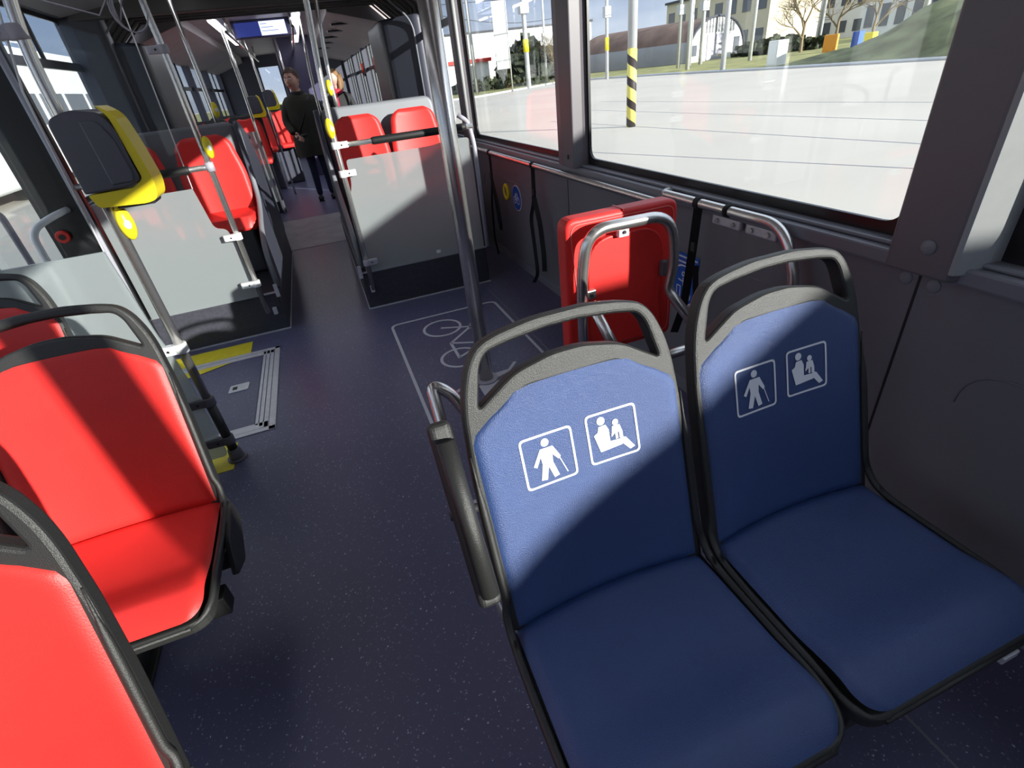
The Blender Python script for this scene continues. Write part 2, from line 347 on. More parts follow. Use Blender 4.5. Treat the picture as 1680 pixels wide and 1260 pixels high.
p = MB(); p.prism([(XR+.04, 2.44), (1.262, 2.452), (1.206, 2.452), (1.206, 2.58), (1.222, 2.66), (XR+.04, 2.66)], lambda u, v, d: (u, v, d), 0.838, 1.98)
o3 = struct('trim_3', p, 'pillar', 0.006)
MB().box(1.198, 1.2065, 2.50, 2.515, 0.88, 0.90).build('screw', 'clampdark', o3)
p = MB(); p.prism([(XR+.04, 4.36), (1.235, 4.37), (1.215, 4.40), (1.215, 4.50), (XR+.04, 4.50)], lambda u, v, d: (u, v, d), 0.838, 1.98); o4 = struct('trim_4', p, 'pillar', 0.006)
MB().cyl((1.225, 4.34, 0.845), (1.225, 4.34, 1.95), 0.013, 14).build('cover_strip', 'pillarlight', o4)
for n, (a, b) in enumerate(((-1.67, -1.575), (-3.15, -3.05), (-4.6, -4.3))):
    p = MB(); p.box(1.20, XR+.04, a, b, 0.838, 1.98); struct('trim_%d' % (n+5), p, 'pillar', 0.006)
# left side: door opening between y 1.95 and 3.62
left_wins = [(-4.3, -1.7), (-1.5, 0.2), (0.35, 1.85), (4.05, 5.40)]
w2 = wall_side('wall_left', XL, -1, None, left_wins, '', lower_gap=[(1.98, 3.66)])
top = MB(); top.box(XL-0.07, XL+0.01, -4.6, 5.42, 1.95, 2.12); top.build('header', 'pillar', w2)
for i, (a, b) in enumerate(left_wins): window(i+7, XL, -1, a, b, hop=1.62 if i == 3 else None)
for n, (a, b) in enumerate(((0.2, .35), (1.85, 1.98), (-1.7, -1.5), (-4.6, -4.3))):
    p = MB(); p.box(XL-.05, XL+.06, a, b, 0.838, 1.98); struct('trim_%d' % (n+8), p, 'pillar', 0.006)
p = MB(); p.prism([(XL-.06, 3.62), (XL+.10, 3.66), (XL+.10, 3.86), (XL+.05, 4.02), (XL-.06, 4.05)], lambda u, v, d: (u, v, d), 0.0, 1.98)
struct('trim_12', p, 'frit', 0.01)
p = MB(); p.prism([(XL-.06, 5.36), (XL+.05, 5.36), (XL+.22, 5.46), (XL+.22, 5.62), (XL-.06, 5.62)], lambda u, v, d: (u, v, d), 0.5, 2.02)
struct('trim_13', p, 'darkshroud', 0.03)
# ceiling with cove panels over the windows
c = MB(); c.box(-0.75, 0.55, -4.6, 5.42, 2.05, 2.10); c.box(-4.0+2.4, 1.42, -4.6, 5.42, 2.11, 2.16); ce = struct('ceiling', c, 'ceildark')
c = MB(); c.prism([(XR+.01, 1.95), (0.60, 2.06), (0.60, 2.09), (XR+.01, 2.0)], lambda u, v, d: (u, d, v), -4.6, 5.42)
c.prism([(XL-.01, 1.95), (-0.80, 2.06), (-0.80, 2.09), (XL-.01, 2.0)], lambda u, v, d: (u, d, v), -4.6, 5.42); c.build('cove_panel', 'ceil', ce)
c = MB(); c.box(XL-.05, XR+.05, -4.66, -4.6, -0.06, 2.15); struct('wall_back', c, 'wall')

# double-leaf door on the left, closed, black frames
def door_leaf(n, ya, yb):
    g = MB(); x = XL-0.02
    fr_o = [(ya, 0.03), (yb, 0.03), (yb, 1.95), (ya, 1.95)]
    fr_i = round_poly([(ya+.06, 0.16), (yb-.06, 0.16), (yb-.06, 1.86), (ya+.06, 1.86)], 0.07)
    vs, fs = shape2d([fr_o, fr_i], 0.022); mb = MB().add([(x+q.z, q.x, q.y) for q in vs], fs); o = struct('door_%d' % n, mb, 'frit')
    MB().box(x-.004, x+.004, ya+.04, yb-.04, 0.12, 1.9).build('door_glass', 'glass', o)
    return o
d1 = door_leaf(1, 1.99, 2.80); d2 = door_leaf(2, 2.81, 3.62)
for d, y in ((d1, 2.66), (d2, 2.98)):
    MB().tube(fillet([(XL+.0, y, .55), (XL+.07, y, .55), (XL+.07, y, 1.0), (XL+.0, y, 1.0)], .05), .014, 12).build('door_handle', 'clampgrey', d)

# ------------------------------------------------------------------ bus seats
Z0 = 0.39; LEAN = 0.3064; SL, CL = math.sin(LEAN), math.cos(LEAN)
def wb(v):      # half width of the back pad at height v
    if v < 0.385: return 0.208
    if v < 0.405: return 0.208-0.006*ss((v-0.385)/0.02)
    t = (v-0.405)/0.075; return 0.202-0.097*t
def vtop(u): return 0.487-0.010*(u/0.10)**2
def back_pt(u, v, off=0.0):
    d = -0.026*(1-min(1, (u/0.21))**2)*(1-0.55*ss(v/0.45))*(0.85+0.15*math.cos(v*8))
    d += off
    return Vector((u, v*SL-d*CL, Z0+v*CL+d*SL))
def cush_pt(u, t, off=0.0):
    h = -0.018*(1-min(1, (u/0.21))**2)*math.sin(math.pi*min(1, (t+.05)/0.36)); h += 0.012*ss((t-0.2)/0.1)-0.022*ss((t-0.30)/0.07)
    y = -t+0.024*(1-min(1, (u/.21))**2)*(1-t/0.37)
    return Vector((u, y, Z0+h+off))
def pad_edge(d): return 0.013*(1-(1-min(1, max(0, d)/0.028))**2.2)
TL = 0.365
def wc(t):
    if t < TL-0.05: return 0.208+0.006*t/TL
    k = (t-(TL-0.05))/0.05; return 0.213-0.048*(1-math.sqrt(max(0, 1-k*k)))
def seat_meshes(kind, with_ends=True):
    """meshes shared by all copies; origin = floor under the seam centre"""
    out = {}
    def bk(a, b):
        v = b*0.478; s = (a-.5)*2; s = math.copysign(abs(s)**0.85, s)
        w_ = wb(v); u = s*w_; vv = v
        if b > 0.9: vv = v+(vtop(u)-0.478)*((b-0.9)/0.1)
        e1 = (w_-abs(u))*0.92; e2 = (vtop(u)-vv) if True else 1; e3 = v*1.0
        return back_pt(u, vv, min(pad_edge(e1), pad_edge(e2), 0.002+pad_edge(e3*0.8)))
    m = MB().grid(bk, 44, 60); out['backrest'] = (m, kind)
    def cu(a, b):
        b = 1-(1-b)**1.3; t = b*TL; s = (a-.5)*2; s = math.copysign(abs(s)**0.85, s); w_ = wc(t); u = s*w_
        return cush_pt(u, t, min(pad_edge(w_-abs(u)), pad_edge(TL-t), 0.002+pad_edge(t*0.9))-0.001)
    m = MB().grid(cu, 44, 48); out['seat_cushion'] = (m, kind)
    # black shell: back plate with a grab handle hole
    outer = [(-.217,-.045), (-.219,.20), (-.215,.34), (-.207,.44), (-.198,.485), (-.180,.530), (-.158,.556), (-.12,.568), (-.05,.578), (.05,.578), (.12,.568), (.158,.556), (.180,.530), (.198,.485), (.207,.44), (.215,.34), (.219,.20), (.217,-.045)]
    hole = round_poly([(-.178,.448), (-.160,.520), (-.145,.540), (-.10,.548), (-.03,.555), (.03,.555), (.10,.548), (.145,.540), (.160,.520), (.178,.448), (.105,.494), (.03,.510), (-.03,.510), (-.105,.494)], [.008,.02,.02,.0,.0,.0,.0,.02,.02,.008,.02,.02,.02,.02], 4)
    outer = round_poly(outer, [0,.02,.02,.02,.02,.02,.02,.02,.02,.02,.02,.02,.02,.02,.02,.02,.02,0], 3)
    inner = round_poly([(-.185,-.03), (-.185,.385), (-.09,.462), (.09,.462), (.185,.385), (.185,-.03)], .012, 4)
    vs, fs = shape2d([[(a*1.03, b+(.01 if b > .1 else -.005)) for a, b in inner]], 0.003)
    m = MB().add([Vector((q.x, q.y*SL+0.044*CL-q.z*CL, Z0+q.y*CL-0.044*SL+q.z*SL)) for q in vs], fs); out['back_plate'] = (m, 'black')
    vs, fs = shape2d([outer, hole, inner], 0.010, 0.0075)
    m = MB().add([Vector((q.x, q.y*SL+0.014*CL-q.z*CL, Z0+q.y*CL-0.014*SL+q.z*SL)) for q in vs], fs, False); out['back_shell'] = (m, 'black')
    # pan under the cushion
    pan = round_poly([(-.221,.02), (-.222,-TL-.004), (.222,-TL-.004), (.221,.02)], [0,.055,.055,0], 8)
    vs, fs = shape2d([pan], 0.009, 0.007)
    m = MB().add([Vector((q.x, q.y, Z0-0.024-0.012*ss((-q.y-.28)/.07)+q.z)) for q in vs], fs)
    m.box(-.20, .20, -.335, .0, Z0-.12, Z0-.034) if kind == 'blue' else m.box(-.16, .16, -.28, .0, Z0-.075, Z0-.034); out['seat_pan'] = (m, 'black')
    # rim piping
    side = []
    for sgn in (-1, 1):
        pts = [back_pt(sgn*.2125, v, .004) for v in (.37,.30,.22,.14,.07)]
        pts += [Vector((sgn*.219, .012, Z0+.045)), Vector((sgn*.221, -.012, Z0+.012)), Vector((sgn*.222, -.05, Z0-.002))]
        pts += [Vector((sgn*.223, -t, Z0-.006)) for t in (.12,.20,.28)]+[Vector((sgn*.221, -.325, Z0-.014)), Vector((sgn*.206, -.354, Z0-.024)), Vector((sgn*.17, -TL-.004, Z0-.030))]
        side.append(fillet(pts, .02, 3))
    m = MB()
    for sd in side:
        n_ = len(sd); m.tube(sd, [.0015+.0065*min(1, i/5) for i in range(n_-4)]+[.0075, .0065, .0055, .005], 10)
    m.tube([(-.18,-TL-.004,Z0-.030), (.18,-TL-.004,Z0-.030)], .005, 8)
    out['rim'] = (m, 'black')
    return out
SHARED = {}
def make_seat(name, label, cat, pos, kind, group=None, legs=True):
    root = thing(name, label, cat, (pos[0], pos[1], 0 if len(pos) < 3 else pos[2]), group)
    if kind not in SHARED:
        SHARED[kind] = {}
        for k, (mb, m) in seat_meshes(kind).items():
            me = bpy.data.meshes.new(k); me.from_pydata([tuple(v) for v in mb.v], [], mb.f); me.polygons.foreach_set('use_smooth', mb.sm)
            bm = bmesh.new(); bm.from_mesh(me); bmesh.ops.remove_doubles(bm, verts=bm.verts, dist=1e-5); bmesh.ops.recalc_face_normals(bm, faces=bm.faces); bm.to_mesh(me); bm.free()
            me.materials.append(M[m]); SHARED[kind][k] = me
    for k, me in SHARED[kind].items():
        o = bpy.data.objects.new(k, me); COL.objects.link(o); o.parent = root
        if k in ('backrest', 'seat_cushion'):
            pass
    if legs:
        x, y = pos[0], pos[1]
        b = MB(); b.box(x-.19, x+.19, y-.22, y-.17, .20, .262); b.box(x-.19, x+.19, y-.06, y-.01, .20, .262); b.build('support_beam', 'blackdark', root, .004)
        px = x+(.12 if x > 0 else -.14)
        b = MB(); b.box(px-.03, px+.03, y-.20, y-.02, .012, .27); b.box(px-.05, px+.05, y-.22, y, 0.0, .012); b.build('pedestal', 'blackdark', root, .004)
        if x > .7: b = MB(); b.box(x+.09, x+.13, y-TL-.012, y-TL+.02, .335, .352); b.build('release_clip', 'alu', root, .002)
    return root
blueA = make_seat('bus_seat', 'blue priority seat beside the aisle, with armrest folded up at its left', 'seat', (.3225, .555), 'blue', 'blue priority seats')
blueB = make_seat('bus_seat', 'blue priority seat beside the wall panel, right of the other blue one', 'seat', (.784, .555), 'blue', 'blue priority seats')
make_seat('bus_seat', 'red seat at the aisle on the left, fully seen, with a dark shadow band', 'seat', (-.70, 1.235), 'red', 'red seats on the left side')
make_seat('bus_seat', 'red seat cut off by the bottom left corner, nearest the camera', 'seat', (-.685, .545), 'red', 'red seats on the left side')
make_seat('bus_seat', 'red seat at the left edge of the view in front of the frosted glass screen', 'seat', (-1.115, 1.80), 'red', 'red seats on the left side')
make_seat('bus_seat', 'red seat of which only a sliver of black frame shows at the left edge', 'seat', (-1.165, 1.235), 'red', 'red seats on the left side')

for sx_, r_ in ((.228, [o for o in COL.objects if o.get('label', '').startswith('red seat at the aisle')][0]),):
    x, y = r_.location.x+sx_, r_.location.y
    MB().prism(round_poly([(y-.02,.40), (y-.14,.375), (y-.20,.30), (y-.12,.27), (y-.01,.33)], .015), lambda u, v, d: (d, u, v), x-.004, x+.012).build('side_bracket', 'black', r_, .004)
# white pictograms printed on the blue backs
def pictogram(root, u0, v0, size, which):
    """a rounded square frame with a figure; u0,v0 = lower left"""
    S = size
    def fr_():
        o = round_poly([(0,0), (S,0), (S,S*.97), (0,S*.97)], .010, 5); t = .0042
        i = round_poly([(t,t), (S-t,t), (S-t,S*.97-t), (t,S*.97-t)], .007, 5); return [o, i]
    def P(l): return [(x*S, y*S) for x, y in l]
    shapes = [fr_()]
    if which == 'cane':
        shapes.append([P(circle(.47, .80, .075, 20))])
        shapes.append([P([(.36,.70), (.60,.70), (.72,.46), (.67,.42), (.57,.55), (.56,.40), (.64,.12), (.54,.10), (.465,.34), (.40,.10), (.29,.12), (.36,.42), (.345,.55), (.25,.38), (.19,.42)])])
        shapes.append([P([(.675,.47), (.70,.45), (.815,.12), (.795,.12)])])
    else:
        shapes.append([P(circle(.30, .80, .078, 20))])
        shapes.append([P([(.13,.56), (.21,.60), (.24,.70), (.38,.71), (.43,.60), (.43,.37), (.66,.36), (.66,.24), (.22,.21)])])
        shapes.append([P(circle(.575, .70, .060, 18))])
        shapes.append([P([(.50,.64), (.65,.64), (.69,.50), (.69,.38), (.62,.38), (.62,.50), (.595,.50), (.595,.38), (.545,.38), (.545,.50), (.47,.50), (.47,.44)])])
        shapes.append([P([(.64,.40), (.74,.36), (.90,.13), (.80,.10), (.63,.30)])])
    mb = MB()
    for loops in shapes:
        vs, fs = shape2d(loops)
        bm = bmesh.new(); bv = [bm.verts.new(v) for v in vs]
        for ff in fs:
            try: bm.faces.new([bv[i] for i in ff])
            except ValueError: pass
        bmesh.ops.triangulate(bm, faces=bm.faces)
        for _ in range(3):
            lg = [e_ for e_ in bm.edges if e_.calc_length() > .012]
            if lg: bmesh.ops.subdivide_edges(bm, edges=lg, cuts=1, use_grid_fill=False)
            bmesh.ops.triangulate(bm, faces=bm.faces)
        bm.verts.index_update()
        mb.add([root.location+back_pt(u0+v.co.x, v0+v.co.y, .0142) for v in bm.verts], [[v.index for v in ff.verts] for ff in bm.faces], False); bm.free()
    o = mb.build('pictogram', 'white', root)
    o['label'] = 'white printed symbol of a person with a cane' if which == 'cane' else 'white printed symbol of an adult seated with a child'
for r_ in (blueA, blueB):
    pictogram(r_, -.126, .272, .104, 'cane'); pictogram(r_, .006, .277, .104, 'child')

# armrest folded up beside the aisle-side blue seat, on a bent steel tube
t = thing('armrest', 'black folded-up armrest on a bent steel tube beside the blue aisle seat', 'armrest', (.09, .66, 0))
a0 = Vector((.0725, .702, .808)); a1 = Vector((.0760, .540, .514)); d = (a1-a0).normalized()
mt = Matrix((Vector((1,0,0)), Vector((0, d.z, -d.y)), d)).transposed()
MB().obox((a0+a1)/2+Vector((0,.004,-.002)), (.042, .032, (a1-a0).length), mt).build('arm_pad', 'black', t, .012, 4)
MB().tube([a0+d*.03+Vector((.002,-.019,.008)), a1-d*.03+Vector((.002,-.019,.008))], .016, 14).build('pad_ridge', 'black', t)
MB().cyl((.050, .63, .66), (.100, .63, .66), .008).build('hinge_pin', 'black', t)
MB().tube(fillet([(.20,.77,.60), (.165,.825,.685), (.125,.855,.765), (.094,.865,.785), (.092,.80,.69), (.100,.60,.44), (.13,.50,.30)], .025), .0125, 14).build('support_tube', 'steel', t)

# ------------------------------------------------------------------ folding red seat with its steel tube frame
t = thing('folding_seat', 'red padded folding seat tipped up in a looped steel tube frame', 'seat', (.80, 1.28, 0))
pad_o = round_poly([(.605,.47), (.985,.47), (.985,.922), (.605,.922)], [.03,.03,.035,.035], 6)
pd = MB(); pd.prism(pad_o, lambda u, v, d_: (u, d_, v), 1.300, 1.362); pd.build('red_pad', 'red', t, .012, 4)
MB().tube([(u, 1.2985, v) for u, v in round_poly([(.622,.49), (.968,.49), (.968,.905), (.622,.905)], .03)]+[(.622+.03,1.2985,.49)], .0011, 6).build('stitching', 'stitch', t)
MB().box(.792, .797, 1.2975, 1.363, .918, .9235).build('seam_crease', 'redbtn', t)
inset = round_poly([(.665,.50), (.925,.50), (.925,.86), (.665,.86)], [.03,.03,.09,.09], 8)
MB().prism(inset, lambda u, v, d_: (u, d_, v), 1.280, 1.302).build('seat_back_board', 'red', t, .004)
U = fillet([(.632,1.262,.45), (.632,1.258,.76), (.650,1.25,.898), (.925,1.25,.895), (.948,1.255,.74), (.935,1.262,.655), (1.01,1.15,.50)], [.06,.09,.09,.06,.02])
MB().tube(U, .0165, 18).build('tube_loop', 'steel', t)
MB().tube([(.648,1.235,.69), (.705,1.13,.50)], .0165, 16).build('brace_tube', 'steel', t)
MB().tube([(.66,1.14,.492), (1.19,1.14,.50)], .0165, 16).build('cross_bar', 'steel', t)
for (x, z) in ((.775,.868), (.665,.70)):
    MB().box(x-.017, x+.017, 1.262, 1.281, z-.014, z+.014).build('bracket', 'clamp' if x > .7 else 'steel', t, .003)
    MB().cyl((x, 1.258, z), (x, 1.264, z), .005).build('bolt', 'blackdark', t)
MB().box(.912, .938, 1.262, 1.282, .70, .75).build('hinge', 'clampdark', t, .005)
for x in (.72, 1.12): MB().cyl((x, 1.14, 0.0), (x, 1.14, .49), .014).build('leg', 'steel', t)
# looped wall rail behind it
t = thing('wall_rail', 'looped steel rail bolted to the wall beside the folding seat', 'rail', (1.21, 1.3, .5))
MB().tube(fillet([(1.255,1.71,.835), (1.20,1.68,.838), (1.20,1.10,.838), (1.20,1.03,.70), (1.20,1.03,.50)], [.04,.10,.05]), .0165, 18).build('tube', 'steel', t)
for ya, yb in ((1.315,1.452), (1.163,1.292)):
    MB().box(1.243, 1.2625, ya, yb, .765, .800).build('bolt_plate', 'alu', t, .006)
    for yy in (ya+.03, yb-.03): MB().cyl((1.236, yy, .782), (1.244, yy, .782), .008, 12).build('bolt', 'steel', t)
MB().tube([(1.20,1.319,.838-.0001), (1.20,1.337,.838)], .020, 14).build('strap_loop', 'strap', t)
# the long rail under the window with the straps
t = thing('wall_rail', 'long straight steel rail below the window with hanging straps', 'rail', (1.2, 3.2, .8))
MB().tube(fillet([(1.255,4.36,.80), (1.20,4.33,.80), (1.20,1.72,.80), (1.255,1.69,.80)], .03), .0155, 16).build('tube', 'steel', t)
MB().cyl((1.20, 4.30, .80), (1.00, 4.05, .80), .010, 10).build('end_bracket', 'steel', t)

def strap(label, paths, y0, z0, extra_loop=True):
    t = thing('strap', label, 'strap', (1.2, y0, z0), 'straps hanging from the wall rails')
    lp = [(1.2+.019*math.cos(a), y0, z0+.019*math.sin(a)) for a in [k*math.pi/8 for k in range(17)]]
    ribbon(lp, .020, (0,1,0), .003).build('loop', 'strap', t)
    for i, (pts, w) in enumerate(paths): ribbon(fillet(pts, .05, 5), w, (.8,-.6,0), .003).build('webbing', 'strap', t)
    MB().box(1.184, 1.196, y0-.016, y0+.016, paths[0][0][0][2]-.16, paths[0][0][0][2]-.125).build('buckle', 'black', t, .003)
    return t
def ribbon(pts, w, side, th):
    pts = [Vector(p) for p in pts]; s = Vector(side).normalized(); mb = MB(); n = len(pts); vs = []
    for i in range(n):
        a = pts[max(0,i-1)]; b = pts[min(n-1,i+1)]; T = (b-a).normalized(); nr = T.cross(s).normalized()
        sd_ = s if abs(T.dot(s)) < .5 else T.cross(Vector((1,0,0))).normalized(); nr = T.cross(sd_).normalized()
        vs += [pts[i]+sd_*w/2+nr*th/2, pts[i]-sd_*w/2+nr*th/2, pts[i]-sd_*w/2-nr*th/2, pts[i]+sd_*w/2-nr*th/2]
    fs = [(4*i+k, 4*i+(k+1)%4, 4*(i+1)+(k+1)%4, 4*(i+1)+k) for i in range(n-1) for k in range(4)]+[(3,2,1,0), tuple(4*(n-1)+k for k in range(4))]
    return mb.add(vs, fs)
strap('long black strap hanging farthest along the wall, before the yellow button', [
    ([(1.197,3.80,.79), (1.195,3.80,.62), (1.19,3.86,.45), (1.19,3.90,.15), (1.195,3.86,.03)], .016),
    ([(1.19,3.80,.64), (1.185,3.72,.50), (1.18,3.66,.32), (1.185,3.69,.25), (1.19,3.73,.32), (1.195,3.79,.55)], .020)], 3.805, .80)
strap('broad black strap hanging right of the blue bicycle sign', [
    ([(1.197,2.98,.79), (1.195,2.99,.60), (1.19,3.06,.48), (1.185,3.02,.30), (1.185,3.0,.12), (1.19,3.10,.0+.03)], .024),
    ([(1.19,2.98,.62), (1.185,2.90,.48), (1.18,2.86,.28), (1.18,2.87,.18)], .030)], 2.984, .80)
strap('black strap with buckle hanging behind the red folding seat', [
    ([(1.20,1.475,.83), (1.19,1.475,.66), (1.185,1.49,.45), (1.18,1.53,.32)], .030),
    ([(1.195,1.455,.62), (1.185,1.42,.45), (1.18,1.40,.30)], .020)], 1.475, .838)

# signs and the stop button on the right wall
def wall_disc(mb, y, z, r, x0=XR-.0005, th=.002): return mb.cyl((x0, y, z), (x0-th, y, z), r, 36)
t = thing('bicycle_sign', 'round blue sign with a white bicycle on the wall by the yellow button', 'sign', (XR, 3.485, .52))
wall_disc(MB(), 3.485, .52, .088).build('rim', 'white', t); wall_disc(MB(), 3.485, .52, .082, XR-.001, .003).build('disc', 'signblue', t)
def bike_loops(s):      # bicycle drawn wheels left/right
    R = .23*s; L_ = []
    for cx in (-.27, .27):
        L_.append([circle(cx*s, -.12*s, R, 28), circle(cx*s, -.12*s, R-.045*s, 28)])
    for a, b in (((-.27,-.12), (-.12,.20)), ((-.12,.20), (.20,.20)), ((-.12,.18), (.02,-.12)), ((.02,-.12), (.21,.16)), ((.27,-.12), (.17,.30)), ((-.27,-.12), (.02,-.12)), ((-.20,.25), (-.06,.25)), ((.10,.31), (.19,.30))):
        L_.append([stroke((a[0]*s, a[1]*s), (b[0]*s, b[1]*s), .045*s)])
    return L_
mb = MB()
for lp in bike_loops(.115):
    vs, fs = shape2d(lp, .0005); mb.add([(XR-.005+q.z, 3.485-q.x, .52+q.y) for q in vs], fs)
mb.build('bicycle_symbol', 'white', t)
t = thing('stop_button', 'round yellow stop button with dark centre on the wall', 'button', (XR, 3.68, .52))
MB().tube([(XR-.008, 3.68+.040*math.cos(a), .535+.048*math.sin(a)) for a in [k*math.pi/16 for k in range(33)]], .012, 10, caps=False).build('ring', 'yellow', t)
wall_disc(MB(), 3.68, .535, .036, XR-.001, .008).build('push_face', 'clampdark', t)
t = thing('pushchair_sign', 'round blue sign behind the strap beside the folding seat', 'sign', (XR, 1.60, .48))
wall_disc(MB(), 1.60, .48, .086).build('rim', 'white', t); wall_disc(MB(), 1.60, .48, .080, XR-.001, .003).build('disc', 'signblue', t)
mb = MB()
for lp in ([stroke((-.03,.022), (.0,.018), .004)], [stroke((-.036,-.005), (-.036,-.045), .004)], [stroke((-.036,-.005), (-.012,-.005), .004)], [stroke((-.014,-.005), (-.014,-.05), .004)],
           [circle(.03,-.035,.022,20), circle(.03,-.035,.018,20)], [circle(.0,.05,.010,16), circle(.0,.05,.006,16)], [stroke((0,.035), (.004,-.01), .004)], [stroke((.004,-.01), (.036,-.01), .004)]):
    vs, fs = shape2d(lp, .0005); mb.add([(XR-.005+q.z, 1.60-q.x, .48+q.y) for q in vs], fs)
mb.build('symbol', 'white', t)
t = thing('instruction_label', 'blue rectangular notice with small lettering above the round pushchair sign', 'label', (XR, 1.60, .60))
MB().box(XR-.003, XR-.0005, 1.515, 1.685, .565, .613).build('plate', 'signblue', t)
mb = MB()       # two rows of tiny unreadable print
for z in (.598, .577):
    y = 1.675
    while y > 1.525:
        wd = random.uniform(.004, .009); mb.box(XR-.0036, XR-.003, y-wd, y, z-.0035, z+.0035); y -= wd+.0022
mb.build('print', 'white', t)

# ------------------------------------------------------------------ poles
def clamp(root, x, y, z, sgn, m='clamp', length=.075):
    c_ = MB(); c_.tube([(x, y, z-.019), (x, y, z+.019)], .0245, 18)
    poly = round_poly([(x, y-.020), (x+sgn*length, y-.015), (x+sgn*length, y+.012), (x, y+.016)], [0,.012,.012,0])
    c_.prism(poly, lambda u, v, d_: (u, v, d_), z-.017, z+.017); o = c_.build('clamp', m, root, .003)
    MB().cyl((x+sgn*length*.45, y-.0195, z), (x+sgn*length*.45, y-.0160, z), .005, 12).build('clamp_screw', 'blackdark', o)
    return o
def stop_button(label, x, y, z, dx=.028, s=1.0):
    t = thing('stop_button', label, 'button', (x, y, z))
    MB().ball((x+dx, y-.004, z), (.024*s, .028*s, .055*s), 18, 12).build('housing', 'yellow', t)
    MB().ball((x+dx+.008, y-.024*s, z-.002), (.012*s, .010*s, .016*s), 14, 8).build('push_button', 'clamp', t)
    return t
t = thing('grab_pole', 'thick steel pole rising from the bicycle floor marking', 'pole', (.503, 2.09, 0))
MB().cyl((.503,2.09,.0), (.503,2.09,2.06), .0345, 40).build('tube', 'steel', t)
MB().tube([(.503,2.09,0), (.503,2.09,.012)], .058, 32).build('floor_flange', 'clampgrey', t, .003)
LPX, LPY = -.662, 2.03
t = thing('grab_pole', 'steel pole with ticket validator and black lower sleeve, left of the aisle', 'pole', (LPX, LPY, 0))
MB().tube(fillet([(LPX,LPY,.30), (LPX,LPY,1.50), (LPX+.05,LPY,1.72), (LPX+.10,LPY,2.06)], .12), .0165, 20).build('tube', 'steel', t)
MB().cyl((LPX,LPY,.03), (LPX,LPY,.30), .0185, 20).build('black_sleeve', 'black', t)
fl_ = MB(); fl_.tube([(LPX,LPY,0), (LPX,LPY,.010)], .040, 24); fl_.tube([(LPX,LPY,.010), (LPX,LPY,.055)], [.030,.024], 20); fl_.build('floor_flange', 'clampdark', t, .002)
clamp(t, LPX, LPY, .545, -1, 'clamp', .09); clamp(t, LPX, LPY, .300, -1, 'clampdark', .085); clamp(t, LPX, LPY, .105, -1, 'clampdark', .085); clamp(t, LPX, LPY, 1.525, -1, 'clampgrey', .08)
stop_button('yellow stop button on the pole just below the ticket validator', LPX, LPY, 1.005)
P2X, P2Y = -.538, 3.32
t = thing('grab_pole', 'steel pole in front of the left red pair, with horizontal rail joint', 'pole', (P2X, P2Y, .15))
MB().tube(fillet([(P2X,P2Y,.16), (P2X,P2Y,1.55), (P2X-.01,P2Y,1.80), (P2X+.03,P2Y,2.06)], .12), .0155, 18).build('tube', 'steel', t)
clamp(t, P2X, P2Y, .645, -1, 'clamp', .075); clamp(t, P2X, P2Y, .357, -1, 'clamp', .085); clamp(t, P2X, P2Y, 1.555, -1, 'clampgrey', .07)
MB().cyl((P2X,P2Y,1.0), (P2X,P2Y,1.045), .022, 16).build('joint', 'clampgrey', t)
stop_button('yellow stop button on the pole before the left red pair', P2X, P2Y, 1.115)
P3X, P3Y = .135, 3.34
t = thing('grab_pole', 'steel pole at the aisle corner of the right frosted screen', 'pole', (P3X, P3Y, .15))
MB().tube(fillet([(P3X,P3Y,.15), (P3X,P3Y,1.22), (P3X+.05,P3Y,1.75), (P3X+.06,P3Y,2.06)], .3), .0155, 18).build('tube', 'steel', t)
clamp(t, P3X, P3Y, .335, 1, 'clampgrey', .07); clamp(t, P3X, P3Y, .877, 1, 'clamp', .075); clamp(t, P3X, P3Y, 1.030, 1, 'clamp', .07)
stop_button('yellow stop button on the pole at the right screen', P3X, P3Y, 1.12, -.006)
def hrail(label, x0, x1, y, z, g0, g1):
    t = thing('grab_rail', label, 'rail', ((x0+x1)/2, y, z))
    MB().cyl((x0,y,z), (x1,y,z), .0145, 16).build('tube', 'steel', t)
    MB().tube([(g0,y,z), (g0+.012,y,z), (g1-.012,y,z), (g1,y,z)], [.018,.0215,.0215,.018], 16).build('foam_grip', 'blackdark', t)
hrail('horizontal steel rail with black grip across the right red pair', .15, .962, P3Y, 1.027, .34, .92)
hrail('horizontal steel rail with black grip before the left red pair', P2X-.02, -1.18, P2Y, 1.022, -1.05, -.64)
MB().tube(fillet([(.965,3.36,0.0+.27), (.965,3.36,.93), (.955,3.40,1.05), (.90,3.42,1.09)], .05), .014, 12).build('grab_pole', 'clampgrey')
tag(bpy.data.objects['grab_pole' if False else bpy.context.scene.collection.objects[-1].name], 'short bent grey post just behind the thick pole', 'pole')

